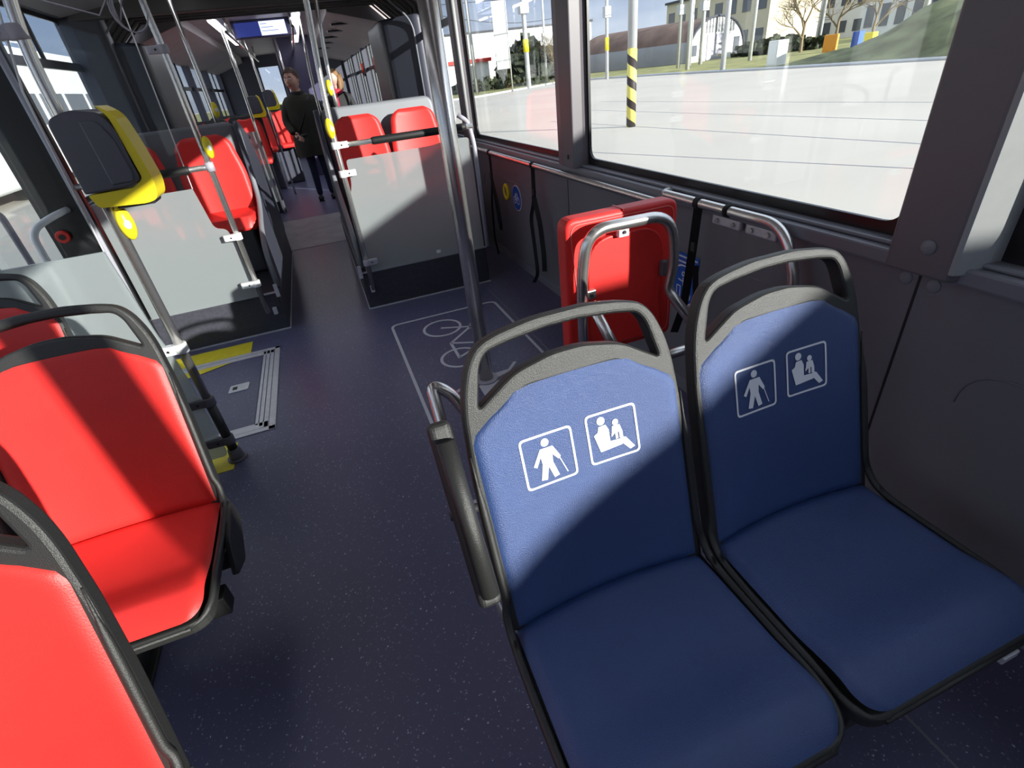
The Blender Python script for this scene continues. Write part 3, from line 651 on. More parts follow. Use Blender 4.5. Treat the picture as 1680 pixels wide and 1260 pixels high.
# ticket validator on the left pole
def validator(label, x, y, z, s=1.0, group=None):
    t = thing('ticket_validator', label, 'ticket validator', (x, y, z-.12*s), group)
    def T(u, d_, v): return (x+u*s, y+d_*s, z+v*s)
    body = round_poly([(-.016,-.105), (.115,-.100), (.142,-.085), (.138,.050), (.118,.104), (.045,.116), (-.016,.095)], [.008,.004,.012,.02,.03,.04,.02], 5)
    MB().prism(body, lambda u, v, d_: T(u, d_, v), -.078, .045).build('body', 'valgrey', t, .016*s, 4)
    y_poly = round_poly([(.105,.124), (.148,.094), (.162,.02), (.176,-.100), (.164,-.148), (.130,-.155), (.0,-.148), (-.012,-.108), (.112,-.106), (.148,-.085), (.134,.09)], [.02,.03,.04,.03,.02,.01,.012,.008,.006,.012,.02], 4)
    MB().prism(y_poly, lambda u, v, d_: T(u, d_, v), -.070, .050).build('yellow_front', 'yellow', t, .008*s, 3)
    side = round_poly([(.060,.085), (.105,.080), (.126,.03), (.134,-.070), (.126,-.088), (.066,-.090)], [.01,.015,.015,.01,.005,.005], 4)
    MB().prism(side, lambda u, v, d_: T(u, d_, v), -.083, -.070).build('side_panel', 'valgrey', t, .005*s, 2)
    MB().prism(round_poly([(.04,-.162), (.145,-.162), (.150,-.150), (.04,-.148)], .003), lambda u, v, d_: T(u, d_, v), -.045, .04).build('ticket_slot', 'blackdark', t, .003*s)
    return t
validator('dark grey and yellow ticket validator on the nearest left pole', LPX+.004, LPY-.012, 1.218, 1.0)

# ------------------------------------------------------------------ glass screens
def screen_panel(name, label, y, poly_frost, poly_clear=None, th=.005, rad=None):
    t = thing(name, label, 'glass screen', (sum(p_[0] for p_ in poly_frost)/len(poly_frost), y, min(p_[1] for p_ in poly_frost)))
    MB().prism(poly_frost, lambda u, v, d_: (u, d_, v), y-th, y+th).build('frosted_pane', 'frost', t)
    if poly_clear: 
        MB().prism(poly_clear, lambda u, v, d_: (u, d_, v), y-th*.6, y+th*.6).build('clear_pane', 'glass', t)
        e0 = [q for q in poly_clear if q[0] > -1.1]
        MB().tube([(u, y, v) for u, v in e0], .0032, 6).build('pane_edge', 'clamp', t)
    return t
g1 = round_poly([(XL+.03,.03), (-.69,.03), (-.69,.40), (-.700,.53), (-.712,.60), (-.735,.93), (XL+.03,.93)], [.0,.02,.02,.03,.03,.0,.0], 4)
screen_panel('glass_screen', 'tall frosted glass screen behind the left red seats', 2.03, g1, [(XL+.03,.93), (-.735,.93), (-.720,1.39), (-.68,1.56), (-.60,1.90), (XL+.03,1.90)])
g2 = round_poly([(-1.164,.262), (-.56,.262), (-.565,.60), (-.585,.69), (-.645,.70), (-.672,.925), (-1.164,.925)], [.0,.01,.02,.03,.03,.0,.0], 4)
screen_panel('glass_screen', 'frosted glass screen before the left red pair on the step', 3.362, g2, [(-1.164,.925), (-.672,.925), (-.640,1.90), (-1.164,1.90)])
t = thing('door_column', 'dark upright column beside the left door, behind the near glass screen', 'column', (-1.24, 3.36, 0))
MB().box(-1.385, -1.175, 3.335, 3.385, 0.0, 1.95).build('post', 'frit', t, .01)
MB().cyl((-1.190,3.315,.05), (-1.190,3.315,1.93), .014, 14).build('drive_rod', 'clampgrey', t)
g3 = round_poly([(.118,.262), (.945,.262), (.945,.965), (.80,.965), (.70,.948), (.172,.945), (.172,.80), (.118,.70)], [.0,.0,.03,.02,.04,.02,.06,.06], 4)
screen_panel('glass_screen', 'frosted glass screen before the right red pair, half in shadow', 3.385, g3)
for (x, z) in ((.62,.30),): MB().box(x-.015, x+.015, 3.376, 3.379, z-.012, z+.008).build('glass_mark', 'clamp')
tag(COL.objects[-1], 'small white certification mark low on the right frosted screen', 'label')

# ------------------------------------------------------------------ raised seat platforms (wheel boxes) and their seats
def platform(label, xa, xb, inner):
    t = thing('seat_platform', label, 'platform', ((xa+xb)/2, 4.3, 0))
    MB().box(xa, xb, 3.395, 5.36, 0.0, .255).build('box', 'platform', t, .012)
    e_ = MB(); e_.box(xa-.002, xb+.002, 3.388, 3.397, .252, .262); e_.box(xa-.002, xb+.002, 3.388, 3.397, 0.0, .008); e_.build('edge_strip', 'alu', t)
    x = xa if inner < 0 else xb
    MB().tube([(x-(-inner)*.001, 3.39, .004), (x, 5.3, .004)], .004, 6).build('floor_seal', 'alu', t)
    MB().box(x-.012, x+.012, 3.382, 3.39, .225, .31).build('corner_plate', 'alu', t, .002)
    MB().box(x+inner*(-.05)-.012, x+inner*(-.05)+.012, 3.370, 3.395, .12, .165).build('pole_bracket', 'alu', t, .003)
    return t
# inner = direction of the aisle: -1 for the right box, +1 for the left box
platform('black raised platform carrying the right red pair', .078, .962, -1)
platform('black raised platform carrying the left red pair', XL+.045, -.452, 1)
def pod(label, xa, xb, aisle_x, s):
    """grey shell behind and beside a pair of seats; s = +1 when the aisle is at its right"""
    t = thing('seat_surround', label, 'seat surround', ((xa+xb)/2, 4.35, .255))
    top_poly = round_poly([(xa,.262), (xb,.262), (xb,1.195), (xa,1.195)], [0,0,.075,.075 if s < 0 else 0], 8)
    MB().prism(top_poly, lambda u, v, d_: (u, d_+.12*(v-.3), v), 4.23, 4.31).build('back_shell', 'shroud', t, .02, 3)
    # cheek along the aisle
    ck = round_poly([(3.42,.262), (5.20,.262), (5.18,.55), (4.98,.92), (4.75,1.10), (4.42,1.19), (4.30,1.19), (4.22,.95), (4.12,.72), (3.70,.60), (3.45,.50)], [.03,.05,.1,.1,.1,.1,.03,.1,.1,.1,.1], 5)
    MB().prism(ck, lambda u, v, d_: (d_, u, v), aisle_x-(.030 if s > 0 else 0), aisle_x+(0 if s > 0 else .030)).build('aisle_cheek', 'darkshroud', t, .008, 3)
    rail_ = [(aisle_x-s*.012, u, v) for u, v in ((4.34,1.19), (4.24,.95), (4.14,.74), (3.95,.66), (3.72,.61), (3.47,.51), (3.43,.28))]
    MB().tube(fillet(rail_, .08, 5), .016, 10).build('cheek_rim', 'shroud', t)
    MB().box(min(xa,xb), max(xa,xb), 4.55, 5.30, 1.02, 1.06).build('shelf', 'darkshroud', t, .02)
    MB().box(min(xa,xb), max(xa,xb), 4.38, 4.56, .262, 1.10).build('rear_filler', 'darkshroud', t, .02)
    return t
pod('grey shell round the right red pair on its platform', .12, .962, .085, -1)
pod('grey shell round the left red pair on its platform', XL+.01, -.46, -.43, 1)
def pod_seat(label, cx, w_=.41, z=.64):
    t = thing('bus_seat', label, 'seat', (cx, 4.15, .262), 'red seats on the platforms')
    def bk(a, b):
        v = b*.50; s = (a-.5)*2; w2_ = (w_/2)*(1-.16*ss((b-.45)/.5)) if b < .86 else (w_/2)*.84*math.sqrt(max(.0, 1-((b-.86)/.17)**2))+.0
        e_ = min((1-abs(s))*w2_, (1-b)*.5*1.2); u = s*w2_
        dd = -.03*(1-s*s)*(1-b*.5)+pad_edge(e_)*2.2
        return Vector((cx+u, 4.155+v*.13-dd, z+v*.99))
    MB().grid(bk, 28, 34).build('backrest', 'red', t)
    def cu(a, b):
        s = (a-.5)*2; w2_ = (w_/2)*(1.02 if b < .85 else 1.02-.25*((b-.85)/.15)**2); tt = b*.36; u = s*w2_
        e_ = min((1-abs(s))*w2_, (1-b)*.36)
        return Vector((cx+u, 4.15-tt, z-.002+pad_edge(e_)*2.0-.02*(1-s*s)*math.sin(math.pi*b)-.05*(1 if e_ < .002 else 0)))
    MB().grid(cu, 28, 28).build('seat_cushion', 'red', t)
    MB().box(cx-w_/2+.01, cx+w_/2-.01, 3.80, 4.24, z-.07, z-.012).build('seat_pan', 'red', t, .02)
    MB().box(cx-.16, cx+.16, 3.92, 4.22, .262, z-.07).build('seat_base', 'darkshroud', t, .02)
    return t
pod_seat('red seat on the right platform next to the aisle', .355, .39)
pod_seat('red seat on the right platform next to the window', .765, .39)
pod_seat('red seat on the left platform next to the aisle', -.675, .42)
pod_seat('red seat on the left platform next to the window, half hidden by the validator', -1.14, .42)

# ------------------------------------------------------------------ floor markings, ramp hatch
def floor_shape(loops, z=.0012, th=.0006):
    vs, fs = shape2d(loops, th); return [(q.x, q.y, z+q.z) for q in vs], fs
t = thing('floor_marking', 'pale outlined floor marking with bicycle and pushchair symbols', 'floor marking', (.51, 2.2, .0006))
fo = round_poly([(.160,1.30), (.866,1.30), (.866,3.028), (.160,3.028)], .055, 8); fi = round_poly([(.176,1.316), (.850,1.316), (.850,3.012), (.176,3.012)], .042, 8)
MB().add(*floor_shape([fo, fi])).build('border_line', 'floorline', t)
mb = MB(); W_ = .0165
for lp in ([circle(.450,2.808,.120,36), circle(.450,2.808,.104,36)], [circle(.450,2.385,.112,36), circle(.450,2.385,.096,36)]): mb.add(*floor_shape(lp))
for a, b in (((.442,2.808), (.612,2.728)), ((.609,2.730), (.445,2.575)), ((.445,2.577), (.443,2.376)), ((.445,2.577), (.61,2.49)), ((.443,2.384), (.65,2.50)), ((.600,2.70), (.625,2.77)), ((.612,2.728), (.61,2.49)), ((.65,2.53), (.65,2.46))):
    mb.add(*floor_shape([stroke(a, b, W_)], .0013))
mb.build('bicycle_symbol', 'floorline', t)
mb = MB()
for lp in ([circle(.37,2.02,.055,28), circle(.37,2.02,.036,28)], [circle(.37,1.74,.055,28), circle(.37,1.74,.036,28)], [[(.45,1.66), (.56,1.66), (.56,2.05), (.45,2.05)]]): mb.add(*floor_shape(lp))
mb.add(*floor_shape([[(.54,2.071), (.635,2.107), (.70,2.176), (.685,2.187), (.633,2.128), (.552,2.125)]])); mb.build('pushchair_symbol', 'floorline', t)
mb = MB(); mb.box(.893, .899, 1.2, 3.25, 0, .0012); mb.box(.882, .888, -.6, .6, 0, .0012); mb.build('floor_seam', 'sill'); tag(COL.objects[-1], 'thin straight welded seam in the navy floor beside the wall', 'floor seam')
mb = MB().tube(fillet([(.915,3.38,.002), (1.06,3.30,.002), (1.06,3.0,.002), (1.16,2.6,.002)], .1), .003, 6)
t = thing('ramp_hatch', 'fold-out ramp hatch in the floor with aluminium frame and recessed handle', 'hatch', (-.95, 2.66, 0))
X0, X1, Y0, Y1 = -1.40, -.512, 2.188, 3.135
mb = MB()
for k, (o_, wd) in enumerate(((0, .030), (.034, .020), (.058, .018), (.080, .014))):
    if k == 0: mb.box(X1-wd, X1, Y0, Y1, 0, .004); mb.box(X0, X1, Y0, Y0+wd, 0, .004); mb.box(X0, X1, Y1-wd, Y1, 0, .004)
    else: mb.box(X1-o_-wd, X1-o_, Y0+.034+(k-1)*.018, Y1-.034, 0, .003); 
    if k == 1: mb.box(X0, X1-o_, Y0+o_, Y0+o_+.050, 0, .003); mb.box(X0, X1-o_, Y1-.075, Y1-o_, 0, .003)
mb.build('frame', 'alu', t, .001)
MB().box(X0, X1-.10, Y0+.085, Y1-.08, 0, .002).build('lid', 'floor', t)
hp = round_poly([(-.765,2.655), (-.665,2.655), (-.660,2.735), (-.760,2.735)], .012, 5)
vs, fs = shape2d([hp], .0015, .001); MB().add([(q.x, q.y, .004+q.z) for q in vs], fs).build('handle_plate', 'alu', t)
MB().box(-.745, -.722, 2.68, 2.71, .006, .008).build('handle_grip', 'blackdark', t)
mb = MB(); mb.box(-1.42, -.685, 3.14, 3.31, 0, .0018); mb.build('floor_tape', 'ytape'); tag(COL.objects[-1], 'yellow floor strip between the ramp hatch and the left platform', 'floor marking')
mb = MB(); mb.add([(-1.3,2.98,.0045), (-.98,2.98,.0045), (-.78,3.055,.0045), (-1.3,3.055,.0045), (-1.3,2.98,.0052), (-.98,2.98,.0052), (-.78,3.055,.0052), (-1.3,3.055,.0052)], [(0,1,2,3), (4,5,6,7), (0,1,5,4), (1,2,6,5), (2,3,7,6), (3,0,4,7)])
mb.build('floor_tape', 'ytape'); tag(COL.objects[-1], 'yellow wedge of floor marking on the ramp hatch', 'floor marking')
mb = MB(); mb.box(-1.42, -.672, 1.955, 2.155, 0, .0018); mb.build('floor_tape', 'ytape'); tag(COL.objects[-1], 'yellow floor strip under the foot of the left pole', 'floor marking')

# items by the left door
t = thing('door_post_button', 'round red emergency button on the black post by the left door', 'button', (-1.345, 3.33, .76))
MB().cyl((-1.342,3.335,.802), (-1.342,3.312,.802), .032, 24).build('knob', 'redbtn', t, .004)
MB().cyl((-1.342,3.313,.802), (-1.342,3.306,.802), .014, 16).build('centre', 'frit', t)
t = thing('door_grab_bar', 'bent pale grab bar by the left door, above the frosted screen', 'handle', (-1.30, 3.45, .6))
MB().tube(fillet([(-1.265,3.335,.925), (-1.29,3.20,.92), (-1.375,3.12,.88), (-1.385,3.12,.40)], .08), .016, 14).build('tube', 'clamp', t)

# ------------------------------------------------------------------ articulation: bellows, turntable plate
f = MB(); f.box(-.9, .55, 5.42, 6.9, -.03, .004); f.build('floor_plate', 'plate', None, .004); pl_ = COL.objects[-1]; pl_['kind'] = 'structure'; pl_.name = 'floor_plate'
f = MB(); f.box(-1.5, -.9, 5.42, 6.9, -.05, -.002); f.box(.55, 1.4, 5.42, 6.9, -.05, -.002); struct('floor_joint', f, 'floor')
def bellows():
    mb = MB(); n = 16; prof_in = [(XL+.02,-.04), (XL+.02,1.90), (XL+.22,2.06), (XR-.22,2.06), (XR-.02,1.88), (XR-.02,-.04)]
    t = thing('bellows', 'dark ribbed rubber bellows joining the two halves of the bus', 'bellows', (-.1, 6.15, 0))
    path = [Vector(p_) for p_ in prof_in]
    for k in range(n+1):
        y = 5.44+k*1.44/n
        o_ = 0.045 if k % 2 else 0.0
        ring = [(p_.x+(o_ if p_.x > 0 else -o_)*(1), y, p_.y+(o_ if p_.y > 1.5 else 0)) for p_ in path]
        if k == 0: prev = ring; continue
        m_ = len(ring); mb.add(prev+ring, [(i, i+1, i+1+m_, i+m_) for i in range(m_-1)]); prev = ring
    mb.build('folded_skin', 'bellows', t)
    for k in range(0, n+1, 2):
        y = 5.44+k*1.44/n
        MB().tube([(p_.x-(0.012 if p_.x > 0 else -.012), y, p_.y-(.012 if p_.y > 1.5 else 0)) for p_ in path], .013, 6).build('hoop', 'bellows', t)
    return t
bellows()
for sgn, X in ((1, XR), (-1, XL)):      # fixed inner side covers at the joint
    t = thing('joint_cover', 'tall dark curved cover at the %s side of the joint' % ('right' if sgn > 0 else 'left'), 'panel', (X-sgn*.2, 5.6, 0))
    xi = X-sgn*.38
    poly = round_poly([(X-sgn*.04, 5.43), (X-sgn*.10, 5.43), (xi, 5.72), (xi, 6.62), (X-sgn*.04, 6.85)], [0,.05,.1,.1,0], 5)
    MB().prism(poly, lambda u, v, d_: (u, v, d_), -.0, 1.80).build('shell', 'darkshroud', t, .03, 3)
    MB().tube(fillet([(X-sgn*.12,5.44,1.06), (X-sgn*.12,5.44,1.75), (X-sgn*.30,5.50,1.93)], .1), .008, 8).build('edge_trim', 'shroud', t)
h = MB(); h.box(XL, XR, 5.36, 5.44, 1.93, 2.12); h.box(XL, XR, 6.86, 6.94, 2.065, 2.16); struct('trim_14', h, 'ceildark', .01)
for k in range(5):
    pass

for x in (-.62, .42):  # glowing strips added out of view to fill the front half
    t = thing('ceiling_light', 'unseen ceiling strip added as fill light over the %s seats in the front half' % ('left' if x < 0 else 'right'), 'light', (x, .5, 2.02))
    MB().box(x-.06, x+.06, -4.2, 5.2, 2.02, 2.035).build('diffuser', 'led_fill' if x < 0 else 'led_fill_low', t, .004); MB().box(x-.08, x+.08, -4.25, 5.25, 2.034, 2.055).build('housing', 'clampgrey', t)
# ------------------------------------------------------------------ rear section
wr = MB(); wr.box(XR, XR+.06, 6.94, 14.4, -.06, .85); wr.box(XR, XR+.06, 6.94, 14.4, 1.85, 2.15)
for (a, b) in ((6.94,7.2), (8.75,8.9), (10.4,10.55), (12.1,12.3), (14.2,14.4)): wr.box(XR-.03, XR+.06, a, b, .85, 1.85)
w3 = struct('wall_right', wr, 'darkshroud'); w3.name = 'wall_rear_right'
wl = MB(); wl.box(XL-.06, XL, 6.94, 14.4, -.06, .85); wl.box(XL-.06, XL, 6.94, 14.4, 1.85, 2.15)
for (a, b) in ((6.94,7.2), (8.55,8.7), (10.2,10.35), (12.1,12.3), (14.2,14.4)): wl.box(XL-.06, XL+.03, a, b, .85, 1.85)
w4 = struct('wall_left', wl, 'darkshroud'); w4.name = 'wall_rear_left'
n = 11
for X, sgn, rs in ((XR, 1, ((7.2,8.75), (8.9,10.4), (10.55,12.1), (12.3,14.2))), (XL, -1, ((7.2,8.55), (8.7,10.2), (10.35,12.1), (12.3,14.2)))):
    for (a, b) in rs:
        g = MB(); xg = X+sgn*.04; g.box(xg-.003, xg+.003, a, b, .85, 1.85); o = struct('window_%d' % n, g, 'glass')
        fr_ = MB(); fr_.box(X+sgn*.02-.01, X+sgn*.02+.01, a, b, 1.52, 1.57)
        for yy in [a+(b-a)*q for q in ((.25, .5, .75) if sgn > 0 else (.5,))]: fr_.box(X+sgn*.02-.01, X+sgn*.02+.01, yy-.015, yy+.015, .85, 1.85)
        fr_.build('glazing_bars', 'frit', o); n += 1
c = MB(); c.box(XL-.05, XR+.05, 6.94, 14.4, 2.12, 2.17); cr_ = struct('ceiling', c, 'ceil'); cr_.name = 'ceiling_rear'
c = MB(); c.prism([(XR,1.85), (.55,2.02), (.55,2.12), (XR,2.12)], lambda u, v, d_: (u, d_, v), 6.94, 14.4)
c.prism([(XL,1.85), (-.9,2.02), (-.9,2.12), (XL,2.12)], lambda u, v, d_: (u, d_, v), 6.94, 14.4); c.build('cove_panel', 'ceil', cr_)
for y in (7.6, 8.4, 9.3, 10.3, 11.4): MB().box(.62, 1.05, y, y+.10, 1.955, 1.975).build('vent_slot', 'frit', cr_)
bw = MB(); bw.box(XL, -.62, 14.3, 14.4, -.06, 2.15); bw.box(-.62, -.20, 14.3, 14.4, -.06, 1.15); bw.box(-.62, -.20, 14.3, 14.4, 1.9, 2.15); bw.box(-.20, XR, 14.3, 14.4, -.06, 2.15)
bw_ = struct('wall_far', bw, 'darkshroud')
g = MB(); g.box(-.62, -.20, 14.34, 14.36, 1.15, 1.9); struct('window_%d' % n, g, 'glass')
t = thing('partition', 'tall purple partition panel behind the standing man', 'partition', (.12, 10.6, 0))
MB().box(-.11, .45, 10.6, 10.66, 0.0, 2.12).build('panel', 'purple', t, .004); MB().box(-.125, -.105, 10.59, 10.67, 0, 2.12).build('edge_strip', 'shroud', t)
t = thing('passenger_screen', 'wide ceiling screen, half navy and half lit', 'screen', (-.16, 8.35, 1.9))
MB().box(-.50, .22, 8.02, 8.09, 1.935, 2.12).build('housing', 'purple', t, .008)
MB().box(-.465, -.19, 8.008, 8.018, 1.955, 2.095).build('dark_half', 'screenblue', t); MB().box(-.185, .115, 8.008, 8.018, 1.955, 2.095).build('lit_half', 'screenlit', t)
mb = MB()
for k, (xa, xb) in enumerate(((-.17,-.10), (-.17,-.03), (-.17,.02))): mb.box(xa, xb, 8.005, 8.008, 2.066-k*.035, 2.071-k*.035)
mb.build('screen_text', 'signblue', t)
for (x, ya, yb, lb) in ((-.60, 6.96, 9.9, 'long lit ceiling strip light left of the screen'), (.235, 6.96, 8.2, 'lit ceiling strip light right of the screen'), (.235, 8.45, 10.4, 'lit ceiling strip light beyond the screen on the right')):
    t = thing('ceiling_light', lb, 'light', (x, (ya+yb)/2, 2.03)); MB().box(x-.036, x+.036, ya, yb, 2.02, 2.04).build('diffuser', 'led', t, .004); MB().box(x-.05, x+.05, ya-.02, yb+.02, 2.038, 2.12).build('housing', 'clampgrey', t)
# rear seats
def rear_seat(label, cx, y, face=-1, group='red seats in the rear half'):
    t = thing('bus_seat', label, 'seat', (cx, y, .3), group)
    def bk(a, b):
        s = (a-.5)*2; w2_ = .20*(1-.10*b) if b < .8 else .18*math.sqrt(max(0, 1-((b-.8)/.21)**2)); e_ = min((1-abs(s))*w2_, (1-b)*.5)
        return Vector((cx+s*w2_, y-face*b*.10+face*(pad_edge(e_)*2-.02*(1-s*s)), .62+b*.50))
    MB().grid(bk, 18, 20).build('backrest', 'red', t)
    MB().box(cx-.20, cx+.20, y-.05 if face > 0 else y-.38, y+.38 if face > 0 else y+.02, .57, .63).build('seat_cushion', 'red', t, .025, 3)
    MB().prism(round_poly([(cx-.215,.55), (cx+.215,.55), (cx+.215,1.14), (cx-.215,1.14)], [0,0,.08,.08]), lambda u, v, d_: (u, d_-face*.12*(v-.55), v), y-face*.02-.012-face*.02, y-face*.02+.012-face*.02).build('shell', 'black', t, .006)
    MB().box(cx-.15, cx+.15, y-.15, y+.15, .0, .57).build('base', 'darkshroud', t, .02)
rear_seat('red seat beyond the joint, nearest row by the left rear window', -1.15, 8.2); rear_seat('red seat beyond the joint, nearest row beside the left aisle', -.72, 8.2)
rear_seat('dark red seat in shade left of the standing man', -.40, 10.3, -1); rear_seat('red seat behind the far validators', -.70, 9.8, -1)
rear_seat('red seat in the far row by the left rear windows', -1.15, 9.8, -1)
t = thing('glass_screen', 'grey frosted screen beyond the joint on the left', 'glass screen', (-.85, 7.5, .1))
MB().box(-1.38, -.55, 7.50, 7.51, .15, .98).build('frosted_pane', 'frost', t); MB().box(-1.4, -.53, 7.52, 7.60, .0, .15).build('kick_panel', 'darkshroud', t)
for (x, y, lb) in ((-.56, 7.46, 'slim pole at the corner of the far left screen'), (-.42, 8.9, 'slim pole carrying the second small validator'), (-.60, 8.3, 'slim pole carrying the first small validator'), (.22, 7.3, 'slim pole right of the standing man beyond the joint'), (.36, 8.1, 'slim pole with yellow button beyond the joint'), (-.05, 9.8, 'slim pole behind the standing man'), (.28, 4.75, 'slim pole rising behind the right red pair'), (-.62, 4.85, 'slim pole rising behind the left red pair')):
    t = thing('grab_pole', lb, 'pole', (x, y, 0 if y > 5 else .26))
    z_ = 0.0 if y > 5 else 1.06
    MB().tube(fillet([(x,y,z_), (x,y,1.45), (x+(.06 if x > 0 else -.02),y,2.06)], .2), .0155, 12).build('tube', 'steel', t)
    if y < 5: MB().cyl((x,y,1.06), (x,y,1.14), .024, 14).build('foot_collar', 'clamp', t)
stop_button('yellow stop button on a pole beyond the right shell', .28, 4.75, 1.32, -.02); stop_button('yellow stop button on a pole behind the left shell', -.62, 4.85, 1.27, .02)
validator('small validator on the pole beyond the joint, left one', -.60, 8.3, 1.245, .95, 'far ticket validators'); validator('small validator on the farther pole, right one', -.42, 8.9, 1.30, .95, 'far ticket validators')
mb = MB(); mb.box(-.80, -.66, 8.95, 9.35, .001, .003); mb.build('floor_tape', 'ytape'); tag(COL.objects[-1], 'short yellow floor strip beyond the joint, nearer one', 'floor marking')
mb = MB(); mb.box(-.76, -.62, 7.95, 8.10, .001, .003); mb.build('floor_tape', 'ytape'); tag(COL.objects[-1], 'short yellow floor strip beyond the joint, farther one', 'floor marking')
for (x, y, lb) in ((1.18, 5.05, 'red emergency hammer holder high by the right window'), (1.20, 8.82, 'red emergency hammer holder on the first far right pillar'), (1.20, 10.47, 'red emergency hammer holder on the second far right pillar')):
    t = thing('emergency_hammer', lb, 'hammer', (x, y, 1.5)); MB().box(x-.02, x+.03, y-.03, y+.03, 1.45, 1.49).build('holder', 'frit', t, .004); MB().cyl((x,y,1.47), (x,y,1.64), .016, 10).build('handle', 'redbtn', t)
# white cable loops dangling from the ceiling
t = thing('cable', 'thin grey cable coiled in loose loops under the ceiling', 'cable', (-.40, 2.02, 1.5))
pts = [(-.78,2.10,1.62), (-.60,2.05,1.60), (-.45,2.02,1.545)]+[(-.375+.045*math.cos(a*1.0+2.5)*(1-a*.01), 2.02+a*.002, 1.555+.055*math.sin(a+2.5)) for a in [k*.35 for k in range(40)]]+[(-.34,2.05,1.68), (-.30,2.1,2.05)]
MB().tube(pts, .0022, 6).build('wire', 'clampgrey', t)
# handrails under the ceiling
for (x, lb) in ((-.50, 'ceiling grab rail along the left of the aisle'), (.17, 'ceiling grab rail along the right of the aisle')):
    t = thing('ceiling_rail', lb, 'rail', (x, 9, 1.9)); MB().cyl((x,7.0,1.93), (x,12.5,1.93), .016, 12).build('tube', 'steel', t)
    for y in (7.3, 8.8, 10.3, 11.8): MB().cyl((x,y,1.93), (x,y,2.12), .012, 10).build('hanger', 'steel', t)

# ------------------------------------------------------------------ people
def skin_body(name, m, parent, joints, bones, root=0, sub=2):
    me = bpy.data.meshes.new(name); off = parent.location
    me.from_pydata([tuple(Vector(j[0])-off) for j in joints], bones, [])
    o = bpy.data.objects.new(name, me); COL.objects.link(o); o.parent = parent; me.materials.append(M[m])
    md = o.modifiers.new('skin', 'SKIN'); md.use_smooth_shade = True
    for i, j in enumerate(joints):
        sv = me.skin_vertices[0].data[i]; r_ = j[1]; sv.radius = r_ if isinstance(r_, tuple) else (r_, r_); sv.use_root = (i == root)
    s_ = o.modifiers.new('sub', 'SUBSURF'); s_.levels = sub; s_.render_levels = sub
    return o
def head(parent, c, yaw, s, hair, long_hair=False):
    c = Vector(c); R_ = Matrix.Rotation(yaw, 3, 'Z')
    def loc(p_): return c+R_@(Vector(p_)*s)
    def hd(a, b):      # +y back of head, -y face
        th = 2*math.pi*a; ph = math.pi*b; x = math.sin(ph)*math.cos(th); y = math.sin(ph)*math.sin(th); z = math.cos(ph)
        k = 1.0-(.30*ss((-z-.1)/.9)); zz = z*.118; yy = y*.095*(1 if y > 0 else .93)*(k if y > 0 else k*1.02)
        xx = x*.076*k
        f_ = ss((-y-.75)/.25)
        yy -= .016*f_*math.exp(-((z+.10)/.16)**2)*math.exp(-(x/.16)**2)*1.4          # nose
        yy += .008*f_*math.exp(-((z-.10)/.12)**2)*math.exp(-((abs(x)-.38)/.16)**2)  # eye sockets
        yy -= .005*f_*math.exp(-((z+.45)/.10)**2)*math.exp(-(x/.3)**2)            # lips
        return loc((xx, yy, zz))
    h_ = MB().grid(hd, 48, 36).build('head', 'skin', parent)
    for sx_ in (-1, 1):
        MB().ball(loc((sx_*.029, -.074, .012)), .0095*s, 12, 8).build('eye', 'clamp', h_)
        MB().ball(loc((sx_*.029, -.0805, .010)), .0055*s, 10, 6).build('iris', 'hairbrown', h_)
        MB().ball(loc((sx_*.076, .005, -.005)), (.009*s, .016*s, .026*s), 12, 8).build('ear', 'skin', h_)
        MB().tube([loc((sx_*.045, -.078, .033)), loc((sx_*.028, -.089, .038)), loc((sx_*.014, -.086, .034))], .0035*s, 8).build('eyebrow', hair, h_)
    MB().tube([loc((-.022,-.083,-.052)), loc((0,-.090,-.053)), loc((.022,-.083,-.052))], .0045*s, 8).build('mouth', 'redbtn', h_)
    def hr(a, b):
        th = 2*math.pi*a; y = math.sin(th); lim = .31+.31*ss((y+.65)/.9); ph = math.pi*b*lim
        x_ = math.sin(ph)*math.cos(th); y_ = math.sin(ph)*math.sin(th); z_ = math.cos(ph); w_ = 1+.03*math.sin(th*9)*math.sin(ph)
        return loc((x_*.086*w_, y_*.104*w_+.006, z_*.126*w_+.006))
    MB().grid(hr, 36, 16).build('hair', hair, parent)
    if long_hair:
        for sx_ in (-1, 1): MB().tube([loc((sx_*.07,.03,.04)), loc((sx_*.088,.02,-.05)), loc((sx_*.085,.01,-.14)), loc((sx_*.07,-.02,-.20))], [.03*s,.035*s,.032*s,.015*s], 10).build('hair_lock', hair, parent)
        MB().tube([loc((0,.08,.05)), loc((0,.095,-.06)), loc((0,.09,-.18))], [.06*s,.07*s,.04*s], 12).build('hair_back', hair, parent)
    return h_
